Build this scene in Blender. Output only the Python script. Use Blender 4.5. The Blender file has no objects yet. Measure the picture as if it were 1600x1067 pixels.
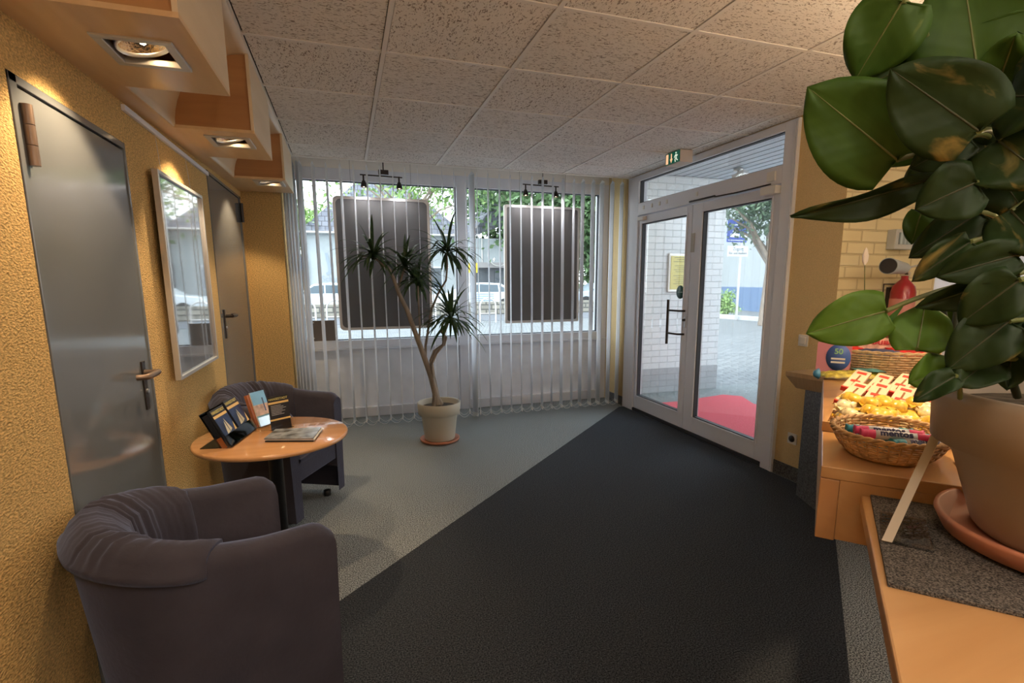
import bpy, math, random
from mathutils import Vector, Matrix
R = math.radians
sc = bpy.context.scene
COL = sc.collection
random.seed(7)

# ------------------------------------------------------------------ camera
CAMZ = 1.37
yaw, pit, rol = R(18.57), R(-9.668), R(-0.179)
fw = Vector((math.sin(yaw)*math.cos(pit), math.cos(yaw)*math.cos(pit), math.sin(pit)))
rt0 = Vector((math.cos(yaw), -math.sin(yaw), 0)); up0 = rt0.cross(fw)
rt = math.cos(rol)*rt0 + math.sin(rol)*up0
up = -math.sin(rol)*rt0 + math.cos(rol)*up0
FPX, CX, CY = 811.5, 815.9, 578.9
cam_d = bpy.data.cameras.new('camera'); cam = bpy.data.objects.new('camera', cam_d); COL.objects.link(cam)
m = Matrix((rt, up, -fw)).transposed().to_4x4(); m.translation = Vector((0, 0, CAMZ)); cam.matrix_world = m
cam_d.sensor_width = 36; cam_d.lens = FPX/1600*36
cam_d.shift_x = -(CX-800)/1600; cam_d.shift_y = (CY-533.5)/1600
cam_d.clip_start = 0.02; cam_d.clip_end = 300
sc.camera = cam
sc.view_settings.view_transform = 'Standard'; sc.view_settings.look = 'None'
sc.view_settings.gamma = 1; sc.view_settings.use_curve_mapping = False
sc.view_settings.exposure = 0.5

def ray(px, py): return fw + rt*((px-CX)/FPX) + up*((CY-py)/FPX)
def O3(): return Vector((0, 0, CAMZ))
def atz(px, py, z): d = ray(px, py); return O3() + d*((z-CAMZ)/d.z)
def atx(px, py, X): d = ray(px, py); return O3() + d*(X/d.x)
def aty(px, py, Y): d = ray(px, py); return O3() + d*(Y/d.y)
def atr(px, py, r): return O3() + ray(px, py).normalized()*r

# ------------------------------------------------------------------ world + large lights
w = bpy.data.worlds.new('world'); sc.world = w; w.use_nodes = True
nt = w.node_tree; nt.nodes.clear()
wo = nt.nodes.new('ShaderNodeOutputWorld'); bg = nt.nodes.new('ShaderNodeBackground')
tc = nt.nodes.new('ShaderNodeTexCoord'); sp = nt.nodes.new('ShaderNodeSeparateXYZ'); cr = nt.nodes.new('ShaderNodeValToRGB')
nz = nt.nodes.new('ShaderNodeTexNoise'); nz.inputs['Scale'].default_value = 2.5; nz.inputs['Detail'].default_value = 5
mx = nt.nodes.new('ShaderNodeMixRGB'); mx.inputs['Fac'].default_value = .35
nt.links.new(tc.outputs['Generated'], sp.inputs[0]); nt.links.new(sp.outputs['Z'], cr.inputs[0])
cr.color_ramp.elements[0].position = 0.0; cr.color_ramp.elements[0].color = (.88, .96, 1, 1)
cr.color_ramp.elements[1].position = .9; cr.color_ramp.elements[1].color = (.55, .75, 1, 1)
nt.links.new(tc.outputs['Generated'], nz.inputs['Vector'])
nt.links.new(cr.outputs[0], mx.inputs[1]); mx.inputs[2].default_value = (1, 1, 1, 1)
nt.links.new(nz.outputs[0], mx.inputs['Fac'])
nt.links.new(mx.outputs[0], bg.inputs[0]); bg.inputs[1].default_value = 3.0
nt.links.new(bg.outputs[0], wo.inputs[0])

sun_d = bpy.data.lights.new('sun', 'SUN'); sun = bpy.data.objects.new('sun', sun_d); COL.objects.link(sun)
sun_d.energy = 3.5; sun_d.angle = R(20); sun_d.color = (1, .96, .9)
sun.rotation_euler = (R(35), 0, R(-65))     # hazy sun from behind the building, lights the far houses

def lamp(name, kind, loc, energy, color, rot=(0, 0, 0), size=.3, spot=None, blend=.3):
    d = bpy.data.lights.new(name, kind); o = bpy.data.objects.new(name, d); COL.objects.link(o)
    d.energy = energy; d.color = color; o.location = loc; o.rotation_euler = rot
    if kind == 'AREA': d.size = size
    else: d.shadow_soft_size = size
    if spot: d.spot_size = R(spot); d.spot_blend = blend
    return o
WARM = (1, .74, .46); SOFT = (1, .87, .74)
# four unseen panel lamps added behind the camera as room fill (housings below)
FILL_PANELS = [(-.05, -.35), (1.25, -.35), (2.5, -.35), (1.25, -1.9)]
for i, (x, y) in enumerate(FILL_PANELS):
    lamp('fill_panel_light', 'AREA', (x, y, 2.385), 5, SOFT, size=.56)
# three globe lamps added out of view to brighten the room (pendants built below)
FILL_GLOBES = [(.35, -.75), (1.6, -1.0), (3.3, -.6)]
for x, y in FILL_GLOBES: lamp('fill_globe_light', 'POINT', (x, y, 1.85), 11, SOFT, size=.09)

# ------------------------------------------------------------------ materials
MATS = {}
def mat(name, col, rough=.6, metal=0, spec=.5, bump=None, noise=None, trans=0, emit=None, sheen=0, coat=0, alpha=None):
    """col: base colour. noise=(scale, amount, detail, stretch) mottles it, bump=(scale, strength, stretch)"""
    m = bpy.data.materials.new(name); m.use_nodes = True; t = m.node_tree; b = t.nodes['Principled BSDF']
    b.inputs['Base Color'].default_value = (*col, 1); b.inputs['Roughness'].default_value = rough
    b.inputs['Metallic'].default_value = metal; b.inputs['Specular IOR Level'].default_value = spec
    if sheen: b.inputs['Sheen Weight'].default_value = sheen
    if coat: b.inputs['Coat Weight'].default_value = coat
    if trans: b.inputs['Transmission Weight'].default_value = trans
    if emit: b.inputs['Emission Color'].default_value = (*emit[0], 1); b.inputs['Emission Strength'].default_value = emit[1]
    tc = t.nodes.new('ShaderNodeTexCoord')
    def nzt(scale, detail, stretch):
        mp = t.nodes.new('ShaderNodeMapping'); n = t.nodes.new('ShaderNodeTexNoise')
        mp.inputs['Scale'].default_value = stretch; n.inputs['Scale'].default_value = scale; n.inputs['Detail'].default_value = detail
        t.links.new(tc.outputs['Object'], mp.inputs[0]); t.links.new(mp.outputs[0], n.inputs['Vector']); return n
    if noise:
        s, a, d, st = (list(noise)+[3, (1, 1, 1)])[:4] if len(noise) < 4 else noise
        n = nzt(s, d, st); r = t.nodes.new('ShaderNodeValToRGB')
        r.color_ramp.elements[0].position = .3; r.color_ramp.elements[1].position = .7
        r.color_ramp.elements[0].color = (*[max(0, c*(1-a)) for c in col], 1)
        r.color_ramp.elements[1].color = (*[min(1, c*(1+a)) for c in col], 1)
        t.links.new(n.outputs[0], r.inputs[0]); t.links.new(r.outputs[0], b.inputs['Base Color'])
    if bump:
        s, a = bump[0], bump[1]; st = bump[2] if len(bump) > 2 else (1, 1, 1)
        n = nzt(s, 4, st); bp = t.nodes.new('ShaderNodeBump'); bp.inputs['Strength'].default_value = a; bp.inputs['Distance'].default_value = .01
        t.links.new(n.outputs[0], bp.inputs['Height']); t.links.new(bp.outputs[0], b.inputs['Normal'])
    MATS[name] = m; return m
def wood(name, c1, c2, scale=1, rough=.35, axis=0, coat=.2):
    m = mat(name, c1, rough, coat=coat); t = m.node_tree; b = t.nodes['Principled BSDF']
    tc = t.nodes.new('ShaderNodeTexCoord'); mp = t.nodes.new('ShaderNodeMapping')
    st = [9, 9, 9]; st[axis] = .9; mp.inputs['Scale'].default_value = [s*scale for s in st]
    n = t.nodes.new('ShaderNodeTexNoise'); n.inputs['Scale'].default_value = 2.2; n.inputs['Detail'].default_value = 6; n.inputs['Distortion'].default_value = .6
    r = t.nodes.new('ShaderNodeValToRGB'); r.color_ramp.elements[0].position = .32; r.color_ramp.elements[1].position = .68
    r.color_ramp.elements[0].color = (*c1, 1); r.color_ramp.elements[1].color = (*c2, 1)
    t.links.new(tc.outputs['Object'], mp.inputs[0]); t.links.new(mp.outputs[0], n.inputs['Vector'])
    t.links.new(n.outputs[0], r.inputs[0]); t.links.new(r.outputs[0], b.inputs['Base Color']); return m
def glassmat(name, tint=(1, 1, 1), refl=1.0, gloss_rough=.0, ior=1.45):
    m = bpy.data.materials.new(name); m.use_nodes = True; t = m.node_tree; t.nodes.clear()
    o = t.nodes.new('ShaderNodeOutputMaterial'); mi = t.nodes.new('ShaderNodeMixShader'); tr = t.nodes.new('ShaderNodeBsdfTransparent')
    g = t.nodes.new('ShaderNodeBsdfGlossy'); f = t.nodes.new('ShaderNodeFresnel'); f.inputs[0].default_value = ior
    tr.inputs[0].default_value = (*tint, 1); g.inputs['Roughness'].default_value = gloss_rough
    mu = t.nodes.new('ShaderNodeMath'); mu.operation = 'MULTIPLY'; mu.inputs[1].default_value = refl
    t.links.new(f.outputs[0], mu.inputs[0]); t.links.new(mu.outputs[0], mi.inputs[0])
    t.links.new(tr.outputs[0], mi.inputs[1]); t.links.new(g.outputs[0], mi.inputs[2]); t.links.new(mi.outputs[0], o.inputs[0])
    MATS[name] = m; return m
def brickmat(name, c1, c2, mortar, bw, bh, axis='x', ms=.012, bump=.6, rough=.7, rot=None):
    """axis: which world axis runs along the wall ('x' or 'y'), 'g' for the ground"""
    m = mat(name, c1, rough); t = m.node_tree; b = t.nodes['Principled BSDF']
    tc = t.nodes.new('ShaderNodeTexCoord'); s = t.nodes.new('ShaderNodeSeparateXYZ'); c = t.nodes.new('ShaderNodeCombineXYZ')
    t.links.new(tc.outputs['Object'], s.inputs[0])
    if axis == 'x': t.links.new(s.outputs['X'], c.inputs[0]); t.links.new(s.outputs['Z'], c.inputs[1])
    elif axis == 'y': t.links.new(s.outputs['Y'], c.inputs[0]); t.links.new(s.outputs['Z'], c.inputs[1])
    else: t.links.new(s.outputs['X'], c.inputs[0]); t.links.new(s.outputs['Y'], c.inputs[1])
    br = t.nodes.new('ShaderNodeTexBrick'); br.inputs['Scale'].default_value = 1
    br.inputs['Color1'].default_value = (*c1, 1); br.inputs['Color2'].default_value = (*c2, 1); br.inputs['Mortar'].default_value = (*mortar, 1)
    br.inputs['Brick Width'].default_value = bw; br.inputs['Row Height'].default_value = bh; br.inputs['Mortar Size'].default_value = ms
    br.inputs['Mortar Smooth'].default_value = .3
    vec = c
    if rot is not None:
        mp = t.nodes.new('ShaderNodeMapping'); mp.inputs['Rotation'].default_value = (0, 0, rot); t.links.new(c.outputs[0], mp.inputs[0]); vec = mp
    t.links.new(vec.outputs[0], br.inputs['Vector']); t.links.new(br.outputs['Color'], b.inputs['Base Color'])
    bp = t.nodes.new('ShaderNodeBump'); bp.inputs['Strength'].default_value = bump; bp.inputs['Distance'].default_value = .01; bp.invert = True
    t.links.new(br.outputs['Fac'], bp.inputs['Height']); t.links.new(bp.outputs[0], b.inputs['Normal']); return m
def ceilmat():
    m = mat('ceiling_tile', (.57, .5, .43), .9, spec=.1); t = m.node_tree; b = t.nodes['Principled BSDF']; L = t.links.new
    tc = t.nodes.new('ShaderNodeTexCoord'); ck = t.nodes.new('ShaderNodeTexChecker'); mp = t.nodes.new('ShaderNodeMapping')
    mp.inputs['Location'].default_value = (-.231/.625, -4.574/.625, .25); mp.inputs['Scale'].default_value = (1/.625, 1/.625, 0)
    ck.inputs['Scale'].default_value = 1; L(tc.outputs['Object'], mp.inputs[0]); L(mp.outputs[0], ck.inputs['Vector'])
    outs = []
    for st in ((2.4, 1, 1), (1, 2.4, 1)):
        q = t.nodes.new('ShaderNodeMapping'); q.inputs['Scale'].default_value = st
        n = t.nodes.new('ShaderNodeTexNoise'); n.inputs['Scale'].default_value = 48; n.inputs['Detail'].default_value = 2; n.inputs['Distortion'].default_value = 1.2
        L(tc.outputs['Object'], q.inputs[0]); L(q.outputs[0], n.inputs['Vector']); outs.append(n)
    mi = t.nodes.new('ShaderNodeMixRGB'); L(ck.outputs['Fac'], mi.inputs[0]); L(outs[0].outputs[0], mi.inputs[1]); L(outs[1].outputs[0], mi.inputs[2])
    r = t.nodes.new('ShaderNodeValToRGB'); r.color_ramp.elements[0].position = .37; r.color_ramp.elements[1].position = .43
    r.color_ramp.elements[0].color = (.33, .28, .24, 1); r.color_ramp.elements[1].color = (.86, .82, .77, 1)
    L(mi.outputs[0], r.inputs[0]); L(r.outputs[0], b.inputs['Base Color'])
    bp = t.nodes.new('ShaderNodeBump'); bp.inputs['Strength'].default_value = .4; bp.inputs['Distance'].default_value = .004
    L(r.outputs[0], bp.inputs['Height']); L(bp.outputs[0], b.inputs['Normal']); return m
def carpetmat(name, dark, light, scale=170, pos=(.4, .62), rough=.95):
    m = mat(name, dark, rough, spec=.15); t = m.node_tree; b = t.nodes['Principled BSDF']; L = t.links.new
    tc = t.nodes.new('ShaderNodeTexCoord'); n = t.nodes.new('ShaderNodeTexNoise'); n.inputs['Scale'].default_value = scale; n.inputs['Detail'].default_value = 2
    r = t.nodes.new('ShaderNodeValToRGB'); r.color_ramp.elements[0].position = pos[0]; r.color_ramp.elements[1].position = pos[1]
    r.color_ramp.elements[0].color = (*dark, 1); r.color_ramp.elements[1].color = (*light, 1)
    L(tc.outputs['Object'], n.inputs['Vector']); L(n.outputs[0], r.inputs[0]); L(r.outputs[0], b.inputs['Base Color'])
    bp = t.nodes.new('ShaderNodeBump'); bp.inputs['Strength'].default_value = .5; bp.inputs['Distance'].default_value = .004
    L(n.outputs[0], bp.inputs['Height']); L(bp.outputs[0], b.inputs['Normal']); return m
def leafmat(name, c1, c2, streak=.62, rough=.5, veins=False):
    m = mat(name, c1, rough, spec=.3); t = m.node_tree; b = t.nodes['Principled BSDF']; L = t.links.new
    tc = t.nodes.new('ShaderNodeTexCoord'); mp = t.nodes.new('ShaderNodeMapping'); mp.inputs['Scale'].default_value = (14, 3.2, 8); mp.inputs['Rotation'].default_value = (0, 0, .5)
    n = t.nodes.new('ShaderNodeTexNoise'); n.inputs['Scale'].default_value = 2; n.inputs['Detail'].default_value = 5; n.inputs['Distortion'].default_value = .8
    r = t.nodes.new('ShaderNodeValToRGB'); r.color_ramp.elements[0].position = streak-.06; r.color_ramp.elements[1].position = streak+.05
    r.color_ramp.elements[0].color = (*c1, 1); r.color_ramp.elements[1].color = (*c2, 1)
    e = r.color_ramp.elements.new(.3); e.color = (c1[0]*.7, c1[1]*.75, c1[2]*.7, 1)
    oi = t.nodes.new('ShaderNodeObjectInfo'); ad = t.nodes.new('ShaderNodeVectorMath'); ad.operation = 'ADD'
    mu = t.nodes.new('ShaderNodeMath'); mu.operation = 'MULTIPLY'; mu.inputs[1].default_value = 30
    L(oi.outputs['Random'], mu.inputs[0]); L(tc.outputs['Object'], mp.inputs[0]); L(mp.outputs[0], ad.inputs[0]); L(mu.outputs[0], ad.inputs[1])
    L(ad.outputs[0], n.inputs['Vector']); L(n.outputs[0], r.inputs[0]); L(r.outputs[0], b.inputs['Base Color'])
    if veins:
        sx = t.nodes.new('ShaderNodeSeparateXYZ'); ab = t.nodes.new('ShaderNodeMath'); ab.operation = 'ABSOLUTE'
        ma = t.nodes.new('ShaderNodeMath'); ma.operation = 'MULTIPLY_ADD'; ma.inputs[1].default_value = -.75
        ms = t.nodes.new('ShaderNodeMath'); ms.operation = 'MULTIPLY'; ms.inputs[1].default_value = 330; si = t.nodes.new('ShaderNodeMath'); si.operation = 'SINE'
        bp = t.nodes.new('ShaderNodeBump'); bp.inputs['Strength'].default_value = .22; bp.inputs['Distance'].default_value = .0006
        L(tc.outputs['Object'], sx.inputs[0]); L(sx.outputs['X'], ab.inputs[0]); L(ab.outputs[0], ma.inputs[0]); L(sx.outputs['Y'], ma.inputs[2])
        L(ma.outputs[0], ms.inputs[0]); L(ms.outputs[0], si.inputs[0]); L(si.outputs[0], bp.inputs['Height']); L(bp.outputs[0], b.inputs['Normal'])
    tl = t.nodes.new('ShaderNodeBsdfTranslucent'); mi = t.nodes.new('ShaderNodeMixShader'); mi.inputs[0].default_value = .3
    L(r.outputs[0], tl.inputs[0]); L(b.outputs[0], mi.inputs[1]); L(tl.outputs[0], mi.inputs[2]); L(mi.outputs[0], t.nodes['Material Output'].inputs[0]); return m
def translmat(name, col, fac=.5):
    m = mat(name, col, .8, spec=.2); t = m.node_tree; b = t.nodes['Principled BSDF']
    tl = t.nodes.new('ShaderNodeBsdfTranslucent'); tl.inputs[0].default_value = (*col, 1); mi = t.nodes.new('ShaderNodeMixShader'); mi.inputs[0].default_value = fac
    t.links.new(b.outputs[0], mi.inputs[1]); t.links.new(tl.outputs[0], mi.inputs[2]); t.links.new(mi.outputs[0], t.nodes['Material Output'].inputs[0]); return m

CEIL = ceilmat()
TBAR = mat('ceiling_bar', (.84, .8, .75), .5)
VOID = mat('dark_void', (.03, .03, .03), .9)
PLASTER = mat('yellow_roughcast', (.66, .43, .17), .9, spec=.15, bump=(95, 1.0, (1, 1, 2.0)), noise=(95, .34, 3, (1, 1, 2)))
PLASTER2 = mat('yellow_wallpaper', (.72, .54, .28), .9, spec=.15, bump=(190, .5), noise=(190, .12, 3, (1, 1, 1)))
WHITE = mat('white_frame', (.74, .76, .82), .35)
WHITE2 = mat('white_panel', (.84, .88, .96), .5, noise=(6, .05, 2, (1, 1, 1)))
GASKET = mat('black_gasket', (.03, .03, .035), .6)
GREYDOOR = mat('grey_door_paint', (.16, .168, .17), .1, noise=(2, .05, 2, (1, 1, 1)))
DARKM = mat('dark_metal', (.05, .04, .035), .35, metal=.6)
BRONZE = mat('bronze_metal', (.25, .17, .12), .38, metal=.7)
SILVER = mat('silver_metal', (.62, .62, .64), .3, metal=.9)
ALU = mat('brushed_aluminium', (.6, .58, .56), .4, metal=.7)
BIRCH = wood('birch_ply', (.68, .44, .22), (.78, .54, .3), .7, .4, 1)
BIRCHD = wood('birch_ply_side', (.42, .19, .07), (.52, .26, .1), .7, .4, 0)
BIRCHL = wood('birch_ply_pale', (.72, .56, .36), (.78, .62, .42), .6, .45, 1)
COUNTW = wood('counter_maple', (.44, .22, .08), (.55, .3, .12), .6, .3, 0)
TABLEW = wood('table_beech', (.55, .27, .11), (.65, .34, .15), .8, .15, 0, .6)
EDGEW = mat('ply_edge', (.5, .35, .2), .5, noise=(60, .4, 2, (.02, .02, 3)))
CARPET = carpetmat('grey_speckled_carpet', (.05, .055, .06), (.46, .5, .5), 190, (.41, .61))
MATBLK = carpetmat('black_ribbed_mat', (.011, .013, .017), (.085, .095, .108), 170, (.35, .75))
REDMAT = carpetmat('red_mat', (.5, .05, .07), (.85, .22, .25), 120, (.4, .7))
FELT = carpetmat('grey_felt', (.025, .022, .02), (.2, .17, .14), 420, (.36, .7))
GRANITE = mat('dark_granite', (.1, .1, .1), .4, noise=(90, .8, 4, (1, 1, 1)))
VELVET = mat('slate_velvet', (.043, .038, .048), .85, spec=.15, sheen=.3, noise=(7, .14, 3, (1, 1, 1)), bump=(60, .15))
VELVET.node_tree.nodes['Principled BSDF'].inputs['Sheen Tint'].default_value = (.5, .62, 1, 1)
POTC = mat('cream_plastic_pot', (.5, .46, .37), .5)
TAUPE = mat('taupe_plastic_pot', (.33, .26, .19), .42)
TERRA = mat('terracotta', (.45, .17, .09), .5)
SOIL = mat('soil', (.06, .045, .03), .95, bump=(40, 1), noise=(30, .5, 3, (1, 1, 1)))
BARK = mat('pale_bark', (.25, .2, .155), .8, noise=(30, .3, 3, (1, 1, .2)), bump=(40, .5, (1, 1, .2)))
DLEAF = leafmat('strap_leaf', (.045, .085, .03), (.11, .16, .06), .6)
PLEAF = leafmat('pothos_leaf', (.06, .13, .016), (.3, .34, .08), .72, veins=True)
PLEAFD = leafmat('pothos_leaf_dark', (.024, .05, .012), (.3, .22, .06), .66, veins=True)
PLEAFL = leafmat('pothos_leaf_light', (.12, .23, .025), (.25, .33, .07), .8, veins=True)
BSTEM = mat('dark_stem', (.045, .05, .02), .6)
GSTEM = mat('olive_stem', (.13, .15, .04), .5)
MOSS = mat('moss_pole', (.07, .035, .02), .95, noise=(25, .6, 4, (1, 1, 1)), bump=(30, 1))
BLIND = translmat('blind_fabric', (.95, .96, .98), .5)
BOARDM = mat('grey_board_back', (.125, .12, .118), .7, noise=(3, .06, 2, (3, 1, .2)))
GLASS = glassmat('window_glass', (.95, .98, .99), .3)
ACRYL = glassmat('clear_acrylic', (.96, .97, .98), 1.0, .03, 1.45)
PICGL = mat('picture_print', (.12, .13, .15), .04, noise=(3, .5, 2, (1, 2, .6)), coat=1)
BLACK = mat('matt_black', (.012, .012, .014), .5)
BRICKW = brickmat('white_brick', (.68, .72, .74), (.74, .77, .78), (.5, .54, .56), .235, .076, 'x', .005, .7)
BRICKG = brickmat('grey_brick_plinth', (.36, .38, .4), (.42, .44, .46), (.3, .31, .32), .235, .076, 'x', .005, .5)
BRICKC = brickmat('cream_brick', (.72, .62, .36), (.76, .67, .42), (.6, .5, .29), .225, .073, 'x', .006, .8)
PAVE = brickmat('street_setts', (.15, .165, .17), (.21, .225, .23), (.07, .075, .08), .2, .12, 'g', .012, .6, rot=.3)
ROAD = mat('asphalt', (.12, .13, .145), .9, noise=(40, .12, 3, (1, 1, 1)))
RENDER = mat('white_render', (.42, .46, .48), .8, noise=(5, .05, 3, (1, 1, 1)))
BLUEB = mat('blue_plinth', (.15, .23, .38), .8)
ROOFT = brickmat('slate_roof', (.1, .11, .14), (.16, .17, .2), (.05, .05, .06), .35, .3, 'x', .02, 1)
SLATM = mat('soffit_slat', (.42, .48, .54), .45)
DGREEN = mat('tree_leaf', (.1, .18, .07), .6, noise=(2, .35, 3, (1, 1, 1)))
DGREEN2 = mat('tree_leaf_bluish', (.09, .15, .085), .6, noise=(2, .35, 3, (1, 1, 1)))
LGREEN = mat('tree_leaf_bright', (.24, .38, .12), .6, noise=(2, .3, 3, (1, 1, 1)))
STONE = brickmat('stone_wall', (.2, .19, .16), (.32, .3, .25), (.1, .1, .09), .5, .2, 'x', .03, 1)
PLASTW = mat('white_plastic', (.75, .73, .68), .4)
REDP = mat('red_paint', (.35, .012, .02), .3, coat=.5)
WICKER = mat('wicker', (.55, .33, .15), .6, noise=(60, .35, 3, (1, 1, 1)))
WICKERL = mat('wicker_pale', (.6, .42, .22), .6, noise=(60, .3, 3, (1, 1, 1)))

# ------------------------------------------------------------------ mesh builder
class MB:
    def __init__(s): s.v = []; s.f = []; s.smooth = []
    def add(s, vs, fs, sm=False):
        o = len(s.v); s.v += [tuple(v) for v in vs]; s.f += [tuple(i+o for i in f) for f in fs]; s.smooth += [sm]*len(fs); return s
    def box(s, a, b, M=None):
        x0, y0, z0 = a; x1, y1, z1 = b
        vs = [Vector(p) for p in ((x0,y0,z0),(x1,y0,z0),(x1,y1,z0),(x0,y1,z0),(x0,y0,z1),(x1,y0,z1),(x1,y1,z1),(x0,y1,z1))]
        if M is not None: vs = [M @ v for v in vs]
        return s.add(vs, [(0,3,2,1),(4,5,6,7),(0,1,5,4),(1,2,6,5),(2,3,7,6),(3,0,4,7)])
    def obox(s, c, size, rz=0, rx=0, ry=0):
        M = Matrix.Translation(c) @ Matrix.Rotation(rz, 4, 'Z') @ Matrix.Rotation(rx, 4, 'X') @ Matrix.Rotation(ry, 4, 'Y')
        h = [q/2 for q in size]; return s.box((-h[0],-h[1],-h[2]), (h[0],h[1],h[2]), M)
    def tube(s, pts, r, n=8, cap=True, closed=False):
        pts = [Vector(p) for p in pts]; k = len(pts); rs = r if isinstance(r, (list, tuple)) else [r]*k
        rings = []; prev = None
        for i, p in enumerate(pts):
            if closed: d = (pts[(i+1) % k]-pts[i-1])
            else: d = (pts[min(i+1, k-1)]-pts[max(i-1, 0)])
            d = d.normalized() if d.length > 1e-9 else Vector((0, 0, 1))
            if prev is None:
                a = Vector((0, 0, 1)) if abs(d.z) < .9 else Vector((1, 0, 0)); u = d.cross(a).normalized()
            else: u = (prev-d*prev.dot(d)).normalized()
            prev = u; v = d.cross(u)
            rings.append([p+(u*math.cos(2*math.pi*j/n)+v*math.sin(2*math.pi*j/n))*rs[i] for j in range(n)])
        vs = [q for g in rings for q in g]; fs = []
        for i in range(k if closed else k-1):
            a = i*n; b = ((i+1) % k)*n
            for j in range(n): fs.append((a+j, a+(j+1) % n, b+(j+1) % n, b+j))
        s.add(vs, fs, True)
        if cap and not closed: s.add(rings[0], [tuple(range(n))[::-1]]); s.add(rings[-1], [tuple(range(n))])
        return s
    def lathe(s, prof, c=(0, 0, 0), n=40, sx=1, sy=1, M=None):
        vs = []; fs = []
        for r, z in prof:
            for j in range(n):
                a = 2*math.pi*j/n; v = Vector((c[0]+r*sx*math.cos(a), c[1]+r*sy*math.sin(a), c[2]+z))
                vs.append(M @ v if M is not None else v)
        for i in range(len(prof)-1):
            for j in range(n): fs.append((i*n+j, i*n+(j+1) % n, (i+1)*n+(j+1) % n, (i+1)*n+j))
        return s.add(vs, fs, True)
    def prism(s, poly, z0, z1):
        n = len(poly); vs = [(x, y, z0) for x, y in poly]+[(x, y, z1) for x, y in poly]
        return s.add(vs, [tuple(range(n))[::-1], tuple(range(n, 2*n))]+[(i, (i+1) % n, n+(i+1) % n, n+i) for i in range(n)])
    def grid(s, P, closed_u=False, sm=True):
        r = len(P); c = len(P[0]); vs = [p for row in P for p in row]; fs = []
        for i in range(r-1):
            for j in range(c if closed_u else c-1): fs.append((i*c+j, i*c+(j+1) % c, (i+1)*c+(j+1) % c, (i+1)*c+j))
        return s.add(vs, fs, sm)
    def build(s, name, m, parent=None, origin=None, bevel=0, solid=0, subsurf=0, segs=2):
        o_ = Vector(origin) if origin is not None else Vector((0, 0, 0))
        me = bpy.data.meshes.new(name); me.from_pydata([Vector(v)-o_ for v in s.v], [], s.f); me.update()
        for p, q in zip(me.polygons, s.smooth): p.use_smooth = q
        ob = bpy.data.objects.new(name, me); COL.objects.link(ob); ob.location = o_
        me.materials.append(m)
        if parent is not None:
            ob.parent = parent; ob.location = o_-Vector(parent.location) if origin is not None else -Vector(wloc(parent))
            if origin is not None: ob.location = o_-Vector(wloc(parent))
        if solid: q = ob.modifiers.new('solid', 'SOLIDIFY'); q.thickness = solid; q.offset = 0
        if bevel: q = ob.modifiers.new('bevel', 'BEVEL'); q.width = bevel; q.segments = segs; q.limit_method = 'ANGLE'; q.angle_limit = R(40)
        if subsurf: q = ob.modifiers.new('sub', 'SUBSURF'); q.levels = subsurf; q.render_levels = subsurf
        return ob
def wloc(o):
    v = Vector(o.location)
    while o.parent: o = o.parent; v = v+Vector(o.location)
    return v
def tag(o, label=None, cat=None, group=None, kind=None):
    if label: o['label'] = label
    if cat: o['category'] = cat
    if group: o['group'] = group
    if kind: o['kind'] = kind
    return o
def thing(name, loc, label, cat, group=None):
    o = bpy.data.objects.new(name, None); COL.objects.link(o); o.location = loc; o.empty_display_size = .05
    return tag(o, label, cat, group)
def struct(name, mb, m, parent=None, **k):
    o = mb.build(name, m, parent, **k)
    if parent is None: o['kind'] = 'structure'
    return o
def B(a, b, M=None): return MB().box(a, b, M)
def copy_tree(o, parent=None):
    c = o.copy(); COL.objects.link(c)
    if parent: c.parent = parent
    for ch in list(o.children): copy_tree(ch, c)
    return c
def text(name, s, size, m, M, parent=None, depth=.0004, bold=0, align='CENTER'):
    cu = bpy.data.curves.new(name, 'FONT'); cu.body = s; cu.size = size; cu.extrude = depth; cu.offset = bold; cu.align_x = align; cu.align_y = 'CENTER'; cu.resolution_u = 3
    t = bpy.data.objects.new(name, cu); COL.objects.link(t)
    dg = bpy.context.evaluated_depsgraph_get(); me = bpy.data.meshes.new_from_object(t.evaluated_get(dg))
    bpy.data.objects.remove(t); me.materials.clear(); me.materials.append(m)
    me.transform(M)
    o = bpy.data.objects.new(name, me); COL.objects.link(o)
    if parent is not None: o.parent = parent; o.location = -wloc(parent)
    return o
def frame_on(origin, xdir, ydir):
    x = Vector(xdir).normalized(); z = x.cross(Vector(ydir)).normalized(); y = z.cross(x)
    M = Matrix((x, y, z)).transposed().to_4x4(); M.translation = Vector(origin); return M

XL, XR, YB, YW, ZC = -.78, 2.88, 5.0, 5.47, 2.424

# ================================================================== room shell
struct('floor', B((-1.0, -3.2, -.12), (5.2, 5.6, 0)), CARPET)
# left wall with two door openings filled by the doors
wl = MB()
wl.box((-1.0, -3.2, 0), (XL, 1.755, ZC)); wl.box((-1.0, 1.755, 1.905), (XL, 2.505, ZC)); wl.box((-1.0, 2.505, 0), (XL, 3.84, ZC))
wl.box((-1.0, 3.84, 2.07), (XL, 4.955, ZC)); wl.box((-1.0, 4.955, 0), (XL, 5.0, ZC))
struct('wall_left', wl, PLASTER)
struct('wall_pier', B((-1.0, 5.0, 0), (-.48, 5.62, 2.62)), PLASTER)
struct('wall_rear', B((-1.0, -3.3, 0), (5.2, -3.2, ZC)), PLASTER2)
struct('wall_far_right', B((5.1, -3.2, 0), (5.2, 2.5, ZC)), PLASTER2)
struct('wall_door_side', B((XR, 2.456, 0), (XR+.14, 2.835, 2.62)).box((XR+.0, 2.835, ZC+.002), (XR+.14, 5.0, 2.62)).box((XR, 5.012, 0), (XR+.1, 5.6, 2.62)), PLASTER2)
struct('wall_brick', B((XR+.14, 2.456, 0), (3.73, 2.58, ZC)), BRICKC)
struct('wall_brick_corner', B((XR+.001, 2.4555, 0), (XR+.141, 2.50, ZC)), BRICKC)
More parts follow.
